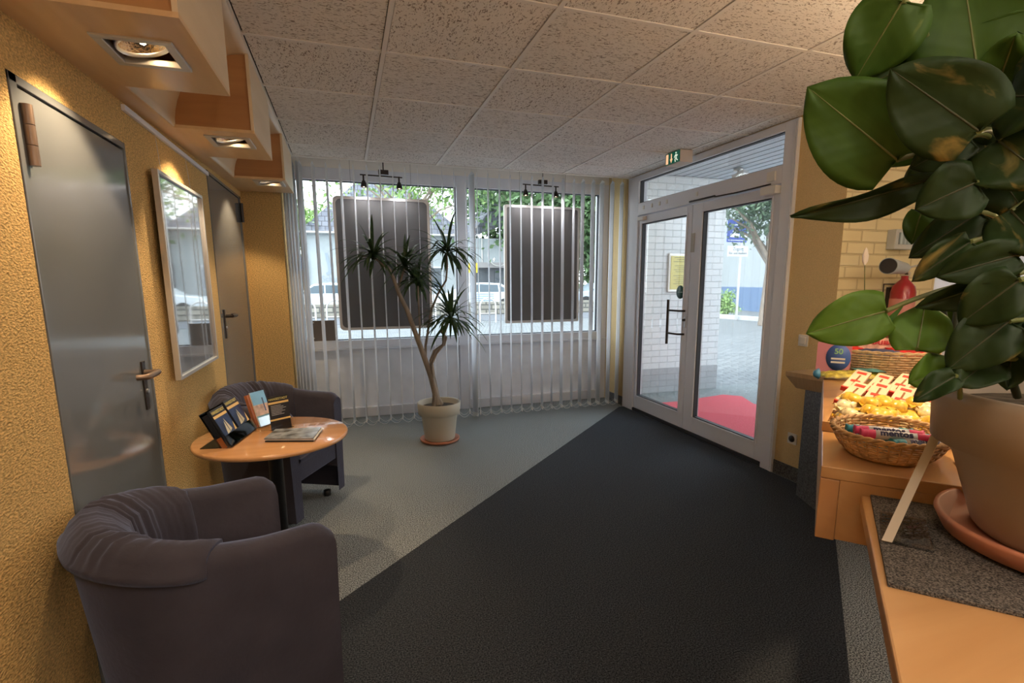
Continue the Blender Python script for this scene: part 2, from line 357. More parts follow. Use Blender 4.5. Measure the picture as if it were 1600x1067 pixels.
struct('wall_office', B((3.73, 2.456, 0), (5.1, 2.58, .9)).box((3.73, 2.456, 2.2), (5.1, 2.58, ZC)).box((4.95, 2.456, .9), (5.1, 2.58, 2.2)), WHITE2)
win3 = struct('window_3', B((3.73, 2.5, .9), (3.78, 2.56, 2.2)).box((4.9, 2.5, .9), (4.95, 2.56, 2.2)).box((3.78, 2.5, .9), (4.9, 2.56, .95)).box((3.78, 2.5, 2.15), (4.9, 2.56, 2.2)), WHITE)
B((3.78, 2.525, .95), (4.9, 2.53, 2.15)).build('pane', GLASS, win3)
rb = thing('roller_blind', (4.34, 2.47, 2.2), 'white translucent roller blind in the office window behind the leafy plant', 'blind')
B((3.76, 2.478, .97), (4.92, 2.482, 2.14)).build('blind_cloth', BLIND, rb); MB().tube([(3.76, 2.48, 2.16), (4.92, 2.48, 2.16)], .02).build('roller_tube', WHITE, rb)
# baseboards: dark carpet strip along the walls
for nm, a, b in (('baseboard_left', (XL, 2.505, 0), (XL+.008, 3.84, .06)), ('baseboard_left', (XL, -3.2, 0), (XL+.008, 1.755, .06)),
                 ('baseboard_right', (XR-.008, 2.46, 0), (XR, 2.835, .1)), ('baseboard_right', (XR-.008, 5.02, 0), (XR, 5.42, .1)),
                 ('baseboard_pier', (XL+.01, YB-.008, 0), (-.48, YB, .06))):
    struct(nm, B(a, b), GRANITE)
# ceiling: separate mineral tiles resting in a bar grid, shadow gaps are real
gx = [-.366]+[.231+.625*k for k in range(0, 8)]+[5.15]; gy = [-3.2]+[4.574-.625*k for k in range(12, -1, -1)]+[4.985]
ct = MB(); g = .0135
for i in range(len(gx)-1):
    for j in range(len(gy)-1):
        x0, x1, y0, y1 = gx[i]+g, gx[i+1]-g, gy[j]+g, gy[j+1]-g
        if y1-y0 < .05: continue
        if x1 > XR and y1 > 2.45:
            if x0 > XR-.05:
                if y0 > 2.4: continue
                y1 = 2.45
            elif y0 < 2.4: ct.box((XR-.01, y0, ZC+.004), (x1, 2.45, ZC+.02)); x1 = XR-.015
            else: x1 = XR-.015
        if x0 > XR-.16 and x0 < XR and y0 > 2.4: pass
        ct.box((x0, y0, ZC+.004), (x1, y1, ZC+.02))
struct('ceiling', ct, CEIL)
tb = MB()
for x in gx[1:-1]:
    if x > XR-.03: tb.box((x-.0105, -3.2, ZC-.0), (x+.0105, 2.4, ZC+.01))
    else: tb.box((x-.0105, -3.2, ZC-.0), (x+.0105, 4.985, ZC+.01))
for y in gy[1:-1]:
    tb.box((-.366, y-.0105, ZC+.001), (5.1 if y < 2.4 else XR, y+.0105, ZC+.0105))
tb.box((-.366, 4.975, ZC-.003), (XR, 5.0, ZC+.012)); tb.box((-.372, -3.2, ZC), (-.36, 4.98, ZC+.012))
struct('ceiling_grid', tb, TBAR)
struct('ceiling_void', B((-1.0, -3.2, ZC+.03), (XR+.05, 5.0, ZC+.05)).box((XR+.05, -3.2, ZC+.03), (5.2, 2.58, ZC+.05)), VOID)
struct('ceiling_recess', B((-.48, 5.0, 2.545), (XR, 5.62, 2.62)).box((-.48, 5.0, ZC+.015), (XR, 5.012, 2.545)), TBAR)
# opal panels for the added fill lights behind the camera
EMW = mat('opal_fill_panel', (.9, .88, .82), .5, emit=((1, .88, .74), 2.5))
for i, (x, y) in enumerate(FILL_PANELS):
    t = thing('fill_panel_lamp', (x, y, ZC), ['added square opal fill lamp nearest the left wall', 'added square opal fill lamp in the middle behind the camera', 'added square opal fill lamp near the counter', 'added square opal fill lamp furthest from the window'][i], 'ceiling lamp', 'added fill panels behind the camera')
    B((x-.3, y-.3, ZC-.03), (x+.3, y+.3, ZC)).build('housing', WHITE, t); B((x-.28, y-.28, ZC-.034), (x+.28, y+.28, ZC-.0305)).build('diffuser', EMW, t)

for i, (x, y) in enumerate(FILL_GLOBES):  # added pendants around the unseen fill globe lights
    t = thing('fill_pendant', (x, y, ZC), ['added clear glass fill pendant nearest the left wall', 'added clear glass fill pendant in the middle of the row', 'added clear glass fill pendant over the office side'][i], 'pendant lamp', 'added fill pendants behind the camera')
    MB().lathe([(.13*math.sin(a), -.13*math.cos(a)) for a in [math.pi*k/14 for k in range(15)]], (x, y, 1.85), 28).build('glass_globe', glassmat('globe_glass', (1, 1, 1), 1), t)
    MB().tube([(x, y, 1.985), (x, y, ZC-.02)], .003, 6).build('cable', BLACK, t); MB().lathe([(0, 0), (.05, 0), (.05, -.02), (0, -.02)], (x, y, ZC), 20).build('canopy', WHITE, t)

# ------------------------------------------------------------------ wooden light boxes along the left
def zs(y): return 2.047+.022*(y-1.8)
def slopebox(mb, x0, x1, y0, y1, top, zoff=0, th=None):
    a, b = zs(y0)+zoff, zs(y1)+zoff; t0, t1 = (top, top) if th is None else (a+th, b+th)
    return mb.add([(x0,y0,a),(x1,y0,a),(x1,y1,b),(x0,y1,b),(x0,y0,t0),(x1,y0,t0),(x1,y1,t1),(x0,y1,t1)], [(0,3,2,1),(4,5,6,7),(0,1,5,4),(1,2,6,5),(2,3,7,6),(3,0,4,7)])
XS = -.70; XB = -.368
sf = MB(); slopebox(sf, XL, XS, -1.2, 4.99, 0, th=.018)
tr1 = struct('trim_1', sf, BIRCH)
cove = MB(); n = 14; ys = [-1.2+.4*k for k in range(16)]
ys[-1] = 4.99
P = []
for y in ys:
    row = []
    for i in range(n+1):
        a = math.pi/2*i/n; row.append((XS+(XB-XS)*(1-math.cos(a))-.0, y, zs(y)+.005+(ZC-zs(y)-.005)*math.sin(a)))
    P.append(row)
cove.grid(P); struct('trim_2', cove, BIRCHL, solid=.006)
LB = [(.38, 1.04, None), (1.68, 2.33, (-.53, 1.96)), (2.90, 3.56, (-.505, 3.11)), (4.28, 4.97, (-.49, 4.44))]
lbl = ['pale birch ply light box hanging over the camera side', 'largest and nearest birch ply light box above the first grey door', 'middle birch ply light box above the framed picture', 'smallest and furthest birch ply light box beside the window']
LAMPG = glassmat('lamp_glass', (1, .95, .85), 1.5, .05)
BULB = mat('halogen_filament', (1, .8, .5), .5, emit=((1, .72, .4), 40))
REFL = mat('lamp_reflector', (.85, .7, .5), .12, metal=1, bump=(120, .3))
for k, (y0, y1, lp) in enumerate(LB):
    t = thing('light_box', ((XS+XB)/2, (y0+y1)/2, zs((y0+y1)/2)), lbl[k], 'light box', 'wooden light boxes along the left wall')
    th = .014
    lx, ly = lp if lp else (-.52, (y0+y1)/2)
    hx, hy = .085, .095
    # bottom sheet with a square cut-out
    bm_ = MB()
    for (xa, xb, ya, yb) in ((XS, XB, y0, ly-hy), (XS, XB, ly+hy, y1), (XS, lx-hx, ly-hy, ly+hy), (lx+hx, XB, ly-hy, ly+hy)):
        slopebox(bm_, xa, xb, ya, yb, 0, th=th)
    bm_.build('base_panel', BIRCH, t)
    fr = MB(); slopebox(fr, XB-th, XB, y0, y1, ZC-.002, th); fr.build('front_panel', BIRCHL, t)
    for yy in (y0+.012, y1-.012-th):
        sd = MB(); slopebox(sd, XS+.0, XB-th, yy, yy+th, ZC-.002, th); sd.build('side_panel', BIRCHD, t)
    z = zs(ly)
    rg = MB()
    for a, b in (((-.1, -.11), (.1, -.085)), ((-.1, .085), (.1, .11)), ((-.1, -.085), (-.075, .085)), ((.075, -.085), (.1, .085))):
        rg.box((lx+a[0], ly+a[1], z-.008), (lx+b[0], ly+b[1], z+.012))
    rg.build('recess_frame', ALU, t, bevel=.002)
    B((lx-.08, ly-.09, z+.07), (lx+.08, ly+.09, z+.072)).build('recess_back', BLACK, t)
    M = Matrix.Translation((lx, ly, z+.03)) @ Matrix.Rotation(R(-14), 4, 'Y')
    MB().lathe([(.071, -.018), (.075, -.014), (.075, .0), (.066, .0), (.066, -.012), (.071, -.018)], n=32, M=M).build('lamp_ring', SILVER, t)
    MB().lathe([(.066, -.008), (.055, .012), (.035, .026), (.012, .032)], n=32, M=M).build('reflector', REFL, t)
    MB().lathe([(.0, -.012), (.009, -.006), (.012, .004), (.008, .014), (0, .018)], n=12, M=M).build('bulb', BULB, t)
    if lp:
        lamp('halogen_light', 'SPOT', M @ Vector((0, 0, -.03)), [0, 24, 28, 20][k], WARM, rot=(0, R(16), 0), size=.03, spot=100, blend=.35)
# picture rail
MB().box((XL+.001, 2.52, 2.028), (XL+.014, 3.84, 2.05)).build('picture_rail', WHITE)
pr_ = bpy.data.objects['picture_rail']; tag(pr_, 'thin white hanging rail under the birch soffit above the framed picture', 'rail')

# ------------------------------------------------------------------ left doors
def lever(parent, x, y, z, s=1):
    h = MB(); h.tube([(x, y, z), (x+.05, y, z)], .011, 10); h.tube([(x+.05, y+.008*s, z), (x+.055, y-.02*s, z), (x+.055, y-.11*s, z), (x+.05, y-.125*s, z), (x+.02, y-.13*s, z)], .0115, 10)
    h.build('door_handle', BRONZE if s > 0 else DARKM, parent)
    B((x-.001, y-.016, z-.15), (x+.007, y+.016, z+.045)).build('handle_plate', DARKM, parent, bevel=.002)
    MB().tube([(x+.007, y, z-.075), (x+.013, y, z-.075)], .009, 10).build('lock_cylinder', SILVER, parent)
d1 = struct('door_1', B((XL-.06, 1.80, .004), (XL-.002, 2.49, 1.875)), GREYDOOR, bevel=.002)
f1 = MB(); f1.box((XL-.1, 1.757, 0), (XL+.004, 1.792, 1.903)).box((XL-.1, 2.468+.025, 0), (XL+.004, 2.503, 1.903)).box((XL-.1, 1.757, 1.88), (XL+.004, 2.503, 1.903))
f1.build('door_frame', GREYDOOR, d1, bevel=.002)
B((XL-.1, 1.79, 0), (XL-.062, 2.495, 1.89)).build('door_rebate', GASKET, d1)
lever(d1, XL-.002, 2.41, 1.02)
for zz in (1.68, .3):
    hg = MB()
    for q in range(3): hg.tube([(XL+.012, 1.80, zz+q*.052), (XL+.012, 1.80, zz+.05+q*.052)], .0135, 12)
    hg.box((XL, 1.802, zz+.01), (XL+.008, 1.825, zz+.146)); hg.build('hinge', BRONZE, d1)
d2 = struct('door_2', B((XL-.06, 3.87, .004), (XL-.002, 4.91, 2.045)), GREYDOOR, bevel=.002)
f2 = MB(); f2.box((XL-.1, 3.842, 0), (XL+.004, 3.866, 2.066)).box((XL-.1, 4.915, 0), (XL+.004, 4.953, 2.066)).box((XL-.1, 3.842, 2.048), (XL+.004, 4.953, 2.066))
f2.build('door_frame', GREYDOOR, d2); B((XL-.1, 3.865, 0), (XL-.062, 4.92, 2.06)).build('door_rebate', GASKET, d2)
lever(d2, XL-.002, 3.96, 1.15, -1)
hg = MB()
for zz in (1.86,): hg.tube([(XL+.014, 4.905, zz), (XL+.014, 4.905, zz+.15)], .013, 10)
hg.build('hinge', DARKM, d2)

# framed picture hanging on wires
t = thing('framed_picture', (-.76, 3.12, 1.38), 'tall silver-framed poster behind glass hanging on the yellow wall between the grey doors', 'picture')
py0, py1, pz0, pz1 = 2.72, 3.47, .93, 1.855
fr = MB(); x0, x1 = XL+.02, -.735; w_ = .016
fr.box((x0, py0, pz0), (x1, py0+w_, pz1)).box((x0, py1-w_, pz0), (x1, py1, pz1)).box((x0, py0+w_, pz0), (x1, py1-w_, pz0+w_)).box((x0, py0+w_, pz1-w_), (x1, py1-w_, pz1))
fr.build('frame', ALU, t, bevel=.0015)
B((x0, py0+w_, pz0+w_), (x1-.012, py1-w_, pz1-w_)).build('print', PICGL, t)
MB().tube([(-.757, 2.85, 1.855), (-.768, 2.86, 2.03)], .0009, 5).build('hanging_wire', SILVER, t); MB().tube([(-.757, 3.33, 1.855), (-.768, 3.33, 2.03)], .0009, 5).build('hanging_wire', SILVER, t)

# ------------------------------------------------------------------ window wall
def rectframe(mb, x0, x1, z0, z1, w, y0, y1):
    mb.box((x0, y0, z0), (x0+w, y1, z1)).box((x1-w, y0, z0), (x1, y1, z1)).box((x0+w, y0, z0), (x1-w, y1, z0+w)).box((x0+w, y0, z1-w), (x1-w, y1, z1)); return mb
W1 = MB()
W1.box((-.48, YW, 0), (-.395, 5.58, 2.44)).box((2.765, YW, 0), (XR, 5.58, 2.44)).box((1.13, YW-.01, 0), (1.24, 5.58, 2.44))
W1.box((-.395, YW, 2.33), (1.13, 5.58, 2.44)).box((1.24, YW, 2.33), (2.765, 5.58, 2.44)).box((-.395, YW, .70), (1.13, 5.58, .80)).box((1.24, YW, .70), (2.765, 5.58, .80))
W1.box((-.395, YW, 0), (1.13, 5.58, .1)).box((1.24, YW, 0), (2.765, 5.58, .1))
w1 = struct('window_1', W1, WHITE, bevel=.004)
for xa, xb in ((-.395, 1.13), (1.24, 2.765)):
    B((xa, 5.515, .1), (xb, 5.54, .7)).build('infill_panel', WHITE2, w1)
    rectframe(MB(), xa, xb, .80, 2.33, .008, 5.50, 5.53).build('gasket', GASKET, w1)
    B((xa+.008, 5.515, .808), (xb-.008, 5.521, 2.322)).build('pane', GLASS, w1)
B((-.47, 5.445, .705), (2.87, 5.469, .725)).build('window_sill', WHITE, w1)
struct('wall_over_window', B((-.48, 5.48, 2.442), (XR, 5.6, 2.545)), TBAR)
# small plates standing on the sill outside / cable
mbp = thing('notice_board', (-.2, 5.49, .808), 'small brown board leaning on the lower left corner of the window pane', 'board')
a = aty(486, 501, 5.50); b = aty(525, 529, 5.50)
B((a.x, 5.492, .802), (b.x, 5.502, a.z)).build('plate', mat('brown_board', (.16, .13, .11), .6), mbp)
for q in ((a.x+.02, a.z-.02), (a.x+.02, .83)): MB().tube([(q[0], 5.485, q[1]), (q[0], 5.4925, q[1])], .006, 8).build('screw', PLASTW, mbp)
# two display boards hanging in the window
def board(x0, x1, z0, z1, rnd, label):
    t = thing('display_board', ((x0+x1)/2, 5.34, z0), label, 'display board', 'grey display boards hanging in the window')
    y0, y1 = 5.325, 5.355; pts = []
    for cx, cz, a0 in ((x1-rnd, z1-rnd, 0), (x0+rnd, z1-rnd, 90), (x0+rnd, z0+rnd, 180), (x1-rnd, z0+rnd, 270)):
        for k in range(7): a = R(a0+15*k); pts.append((cx+rnd*math.cos(a), cz+rnd*math.sin(a)))
    n = len(pts); f = MB(); cxm, czm = (x0+x1)/2, (z0+z1)/2
    inn = [(cxm+(p[0]-cxm)*(1-.05/(x1-x0)), czm+(p[1]-czm)*(1-.05/(z1-z0))) for p in pts]
    vs = [(p[0], y0, p[1]) for p in pts]+[(p[0], y0, p[1]) for p in inn]+[(p[0], y1, p[1]) for p in pts]+[(p[0], y1, p[1]) for p in inn]
    fs = []
    for i in range(n):
        j = (i+1) % n; fs += [(i, j, n+j, n+i), (2*n+i, 3*n+i, 3*n+j, 2*n+j), (i, 2*n+i, 2*n+j, j), (n+i, n+j, 3*n+j, 3*n+i)]
    f.add(vs, fs); f.build('frame', ALU, t)
    p = MB(); p.add([(q[0], y0+.006, q[1]) for q in inn]+[(q[0], y1-.004, q[1]) for q in inn], [tuple(range(n))[::-1], tuple(range(n, 2*n))]+[(i, (i+1) % n, n+(i+1) % n, n+i) for i in range(n)])
    p.build('panel', BOARDM, t)
    for x in (x0+.17, x1-.17): MB().tube([(x, 5.34, z1-.005), (x, 5.34, 2.54)], .0012, 5).build('hanging_wire', DARKM, t)
board(-.068, .83, .912, 2.168, .045, 'grey display board with rounded corners hanging in the left window pane behind the dracaena')
board(1.60, 2.455, .935, 2.16, .02, 'grey display board with square corners hanging in the right window pane')
SPOTM = mat('spot_glow', (1, .9, .7), .4, emit=((1, .8, .5), 25))
def railspots(xa, xb, z, label):
    t = thing('spot_rail', ((xa+xb)/2, 5.2, z), label, 'spotlight', 'spot rails above the display boards')
    MB().tube([(xa-.03, 5.2, z), (xb+.03, 5.2, z-.006)], .006, 8).build('rail', DARKM, t)
    xm = (xa+xb)/2+.02; B((xm-.045, 5.18, z+.01), (xm+.045, 5.22, z+.05)).build('mount', DARKM, t); MB().tube([(xm, 5.2, z+.05), (xm, 5.2, 2.545)], .006, 6).build('stem', DARKM, t)
    for x in (xa, xb):
        s_ = MB(); s_.tube([(x, 5.2, z), (x, 5.2, z-.06)], .008, 8); s_.tube([(x, 5.2, z-.05), (x, 5.2, z-.075), (x, 5.2, z-.11)], [.012, .024, .03], 14, cap=False)
        q = s_.build('spotlight_head', DARKM, t); MB().lathe([(0, -.004), (.014, 0), (.014, .01), (0, .016)], (x, 5.2, z-.103), 10).build('bulb', SPOTM, q)
        lamp('rail_spot_light', 'SPOT', (x, 5.2, z-.125), 2.5, (.95, .95, 1), size=.03, spot=165, blend=.6)
railspots(.215, .535, 2.345, 'twin spot rail above the left display board'); railspots(1.79, 2.12, 2.345, 'twin spot rail above the right display board')

# vertical blinds
vb = thing('vertical_blind', (1.3, 5.1, 2.5), 'white vertical slat blind hanging open across the whole window', 'blind')
B((-.46, 5.08, 2.5), (2.87, 5.12, 2.54)).build('headrail', ALU, vb)
BX = [-.21, -.101, .016, .127, .242, .356, .469, .581, .694, .807, .921, 1.033, 1.145, 1.257, 1.368, 1.484, 1.594, 1.707, 1.821, 1.937, 2.047, 2.159, 2.279, 2.38, 2.496, 2.6, 2.719, 2.832]
heads = {13: None}
def vane(x, hd, z0=.055, w_=.118, z1=2.385, y=5.1):
    d = Vector((math.sin(R(hd)), math.cos(R(hd)), 0)); nrm = Vector((d.y, -d.x, 0)); M = []
    P = []
    for zz in (z0, z0+.5, z0+1.2, z1):
        row = []
        for q in (-1, -.5, 0, .5, 1):
            row.append(Vector((x, y, zz))+d*(q*w_/2)+nrm*(.004*(1-q*q)))
        P.append(row)
    mb = MB().grid(P)
    # pointed clip top
    T = [P[-1][0], P[-1][2], P[-1][4], Vector((x, y, z1+.03))]
    mb.add(T, [(0, 1, 3), (1, 2, 3)])
    o = mb.build('slat', BLIND, vb, solid=.0012)
    MB().tube([(x, y, z1+.03), (x, y, 2.5)], .0025, 5).build('slat_hook', PLASTW, o)
    wt = MB(); wt.box((-.05, -.004, 0), (.05, .004, .03), Matrix.Translation((x, y, z0-.028)) @ Matrix.Rotation(R(90-hd), 4, 'Z')); wt.build('slat_weight', PLASTW, o)
for i, x in enumerate(BX):
    hd = 10+random.uniform(-2.5, 2.5)
    if i == 0: hd = 12
    if i in (23, 25): hd -= 3
    if i >= 24: hd -= 3
    vane(x, hd, .075 if i < 13 else .055)
vane(1.205, -16, .04); 
for i, x in enumerate((-.455, -.43, -.405, -.375, -.34, -.315)): vane(x, 4+i*1.5, .075)
ch = MB(); xs_ = [-.315]+BX
for s_ in (-1, 1):
    for a_, b_ in zip(xs_[:-1], xs_[1:]):
        pts = []
        for k in range(7):
            u = k/6; pts.append((a_+(b_-a_)*u+s_*.01, 5.1+s_*.05, .062-.045*(1-(2*u-1)**2)))
        ch.tube(pts, .0018, 4)
ch.build('bead_chain', PLASTW, vb)
MB().tube([(2.63, 5.38, .002), (2.64, 5.42, .62)], .012, 8).build('blind_crank', mat('brown_rod', (.12, .06, .03), .5))
tag(bpy.data.objects['blind_crank'], 'thin dark brown rod leaning in the window corner behind the blind', 'rod')

# ------------------------------------------------------------------ entrance doors (wall X = XR)
def yframe(mb, y0, y1, z0, z1, wl_, wr, wb, wt, x0, x1):
    mb.box((x0, y0, z0), (x1, y0+wl_, z1)).box((x0, y1-wr, z0), (x1, y1, z1)).box((x0, y0+wl_, z0), (x1, y1-wr, z0+wb)).box((x0, y0+wl_, z1-wt), (x1, y1-wr, z1)); return mb
fr = MB(); yframe(fr, 2.835, 5.012, 0, ZC-.002, .115, .205, .0, .055, XR-.02, XR+.08)
fr.box((XR-.02, 2.95, 2.03), (XR+.08, 4.807, 2.15))
w2 = struct('window_2', fr, WHITE, bevel=.003)
B((XR+.03, 2.95, 2.15), (XR+.036, 4.807, 2.367)).build('pane', GLASS, w2)
yframe(MB(), 2.95, 4.807, 2.15, 2.369, .007, .007, .007, .007, XR+.0, XR+.04).build('gasket', GASKET, w2)
yframe(MB(), 2.835, 2.86, 0, ZC-.01, .01, .01, .01, .01, XR-.028, XR-.018).build('edge_bead', WHITE, w2)
def leafdoor(name, y0, y1, ly, ry):
    m_ = MB(); yframe(m_, y0, y1, .035, 2.022, ly, ry, .14, .075, XR-.005, XR+.055)
    o = struct(name, m_, WHITE, bevel=.004)
    yframe(MB(), y0+ly, y1-ry, .175, 1.947, .008, .008, .008, .008, XR+.0, XR+.04).build('gasket', GASKET, o)
    B((XR+.02, y0+ly+.008, .183), (XR+.026, y1-ry-.008, 1.939)).build('pane', GLASS, o)
    yframe(MB(), y0+ly-.014, y1-ry+.014, .161, 1.961, .014, .014, .014, .014, XR-.012, XR-.004).build('glazing_bead', WHITE, o)
    return o
dr = leafdoor('door_3', 2.955, 3.927, .078, .138); dl = leafdoor('door_4', 3.934, 4.80, .07, .052)
B((XR-.015, 2.95, .004), (XR+.075, 4.807, .034)).build('threshold', GASKET, w2)
h = MB(); h.tube([(XR-.07, 4.137, .80), (XR-.07, 4.137, 1.207)], .0125, 12)
for zz in (.9, 1.11): h.tube([(XR-.07, 4.137, zz), (XR-.055, 4.0, zz), (XR-.005, 3.965, zz)], .009, 8)
h.build('pull_handle', DARKM, dl)
B((XR-.011, 3.95, .96), (XR-.004, 3.975, 1.06)).build('lock_plate', SILVER, dl); MB().tube([(XR-.03, 3.962, 1.03), (XR-.01, 3.962, 1.03)], .012, 10).build('key_knob', DARKM, dl)
MB().lathe([(0, 0), (.06, 0), (.06, .002), (0, .002)], n=30, M=Matrix.Translation((XR+.012, 4.075, 1.275)) @ Matrix.Rotation(R(-90), 4, 'Y')).build('round_sticker', mat('green_sticker', (.01, .09, .06), .4), dl)
B((XR+.0085, 4.04, 1.271), (XR+.0095, 4.11, 1.279)).build('sticker_line', mat('sticker_line', (.35, .5, .45), .5), dl)
# door closer on the right leaf
c = MB(); c.box((XR-.06, 2.96, 1.965), (XR-.006, 3.10, 2.02)); c.build('door_closer', PLASTW, dr, bevel=.004)
c = MB(); c.tube([(XR-.045, 3.02, 2.033), (XR-.05, 3.35, 2.028), (XR-.03, 3.62, 2.04)], .006, 6); c.tube([(XR-.03, 3.62, 2.046), (XR-.028, 3.95, 2.046)], .008, 6); c.build('closer_arm', DARKM, dr)
B((XR-.05, 4.66, 1.975), (XR-.006, 4.77, 2.01)).build('door_closer', PLASTW, dl, bevel=.004)
B((XR-.035, 3.0, 2.055), (XR-.021, 3.07, 2.12)).build('sensor', PLASTW, w2)
for y in (4.70, 4.55, 4.42, 4.30, 3.86): B((XR-.028, y-.012, 2.08), (XR-.0205, y+.012, 2.115)).build('frame_clip', PLASTW, w2)
B((XR-.013, 3.88, 1.62), (XR-.0055, 3.925, 1.78)).build('tape_patch', mat('beige_tape', (.5, .47, .42), .7), dr)

# exit sign
SG = mat('exit_green', (.0, .07, .045), .4, emit=((.0, .25, .15), .15)); SW = mat('exit_white', (.9, .95, .85), .5, emit=((.9, 1, .8), .5)); SO = mat('exit_arrow', (1, .6, .4), .5, emit=((1, .55, .3), .6))
t = thing('exit_sign', (2.72, 4.1, ZC), 'small green illuminated escape route sign box fixed to the ceiling by the entrance doors', 'sign')
ea, eb = 3.78, 3.985
B((2.62, ea, ZC-.098), (2.74, eb, ZC-.002)).build('sign_box', mat('sign_housing', (.62, .5, .42), .5), t, bevel=.003)
B((2.615, ea+.004, ZC-.094), (2.6195, eb-.004, ZC-.006)).build('sign_face', SG, t)
sy_ = lambda y: 3.78+(y-3.97)*.62
def facepoly(name, pts, m_):   # pts in (-y, z) on the sign face
    pts = [(sy_(y), z) for y, z in pts]; mb = MB(); n = len(pts); vs = [(2.6135, y, z) for y, z in pts]+[(2.6145, y, z) for y, z in pts]
    mb.add(vs, [tuple(range(n)), tuple(range(n, 2*n))[::-1]]+[(i, (i+1) % n, n+(i+1) % n, n+i) for i in range(n)]); mb.build(name, m_, t)
zc = ZC-.05
facepoly('arrow', [(4.165, zc+.035), (4.145, zc+.035), (4.145, zc-.005), (4.125, zc-.005), (4.155, zc-.038), (4.185, zc-.005), (4.165, zc-.005)], SO)
facepoly('door_symbol', [(4.275, zc+.038), (4.225, zc+.038), (4.225, zc-.038), (4.275, zc-.038)], SO)
rm = MB()
rm.tube([(2.6135, sy_(4.05), zc+.026), (2.6135, sy_(4.05), zc+.034)], .006, 8)
for pl in ([(4.05, .02), (4.045, -.005)], [(4.045, -.005), (4.07, -.02), (4.06, -.038)], [(4.045, -.005), (4.03, -.025), (4.01, -.03)], [(4.05, .015), (4.075, .008), (4.085, -.005)], [(4.05, .015), (4.03, .005), (4.015, .012)]):
    rm.tube([(2.6135, sy_(y), zc+z) for y, z in pl], .0035, 6)
rm.build('running_figure', SW, t)

# switch + socket
def wallplate(y, z, name, label, cat, knob):
    t = thing(name, (XR, y, z), label, cat); B((XR-.009, y-.038, z-.038), (XR-.0005, y+.038, z+.038)).build('cover_plate', PLASTW, t, bevel=.003)
    if knob: B((XR-.014, y-.022, z-.024), (XR-.009, y+.022, z+.024)).build('rocker', PLASTW, t, bevel=.002)
    else: MB().lathe([(.024, 0), (.022, .006), (0, .006)], n=24, M=Matrix.Translation((XR-.0095, y, z)) @ Matrix.Rotation(R(-90), 4, 'Y')).build('socket_cup', DARKM, t)
wallplate(2.67, .98, 'light_switch', 'white rocker light switch on the yellow wall right of the entrance', 'switch', True)
wallplate(2.69, .295, 'power_socket', 'white round power socket low on the yellow wall beside the granite panel', 'socket', False)

# ------------------------------------------------------------------ entrance mat
mp_ = MB().prism([(-.7, 1.633), (2.795, 4.962), (2.855, 4.962), (2.855, 2.47), (2.66, 2.30), (2.62, 2.12), (2.381, 1.891), (1.577, 1.146), (.48, .126), (-.3, -.6), (-.7, -.6)], .0, .006)
tag(mp_.build('entrance_mat', MATBLK), 'wide black entrance mat running diagonally from the glass doors across the grey carpet', 'mat')

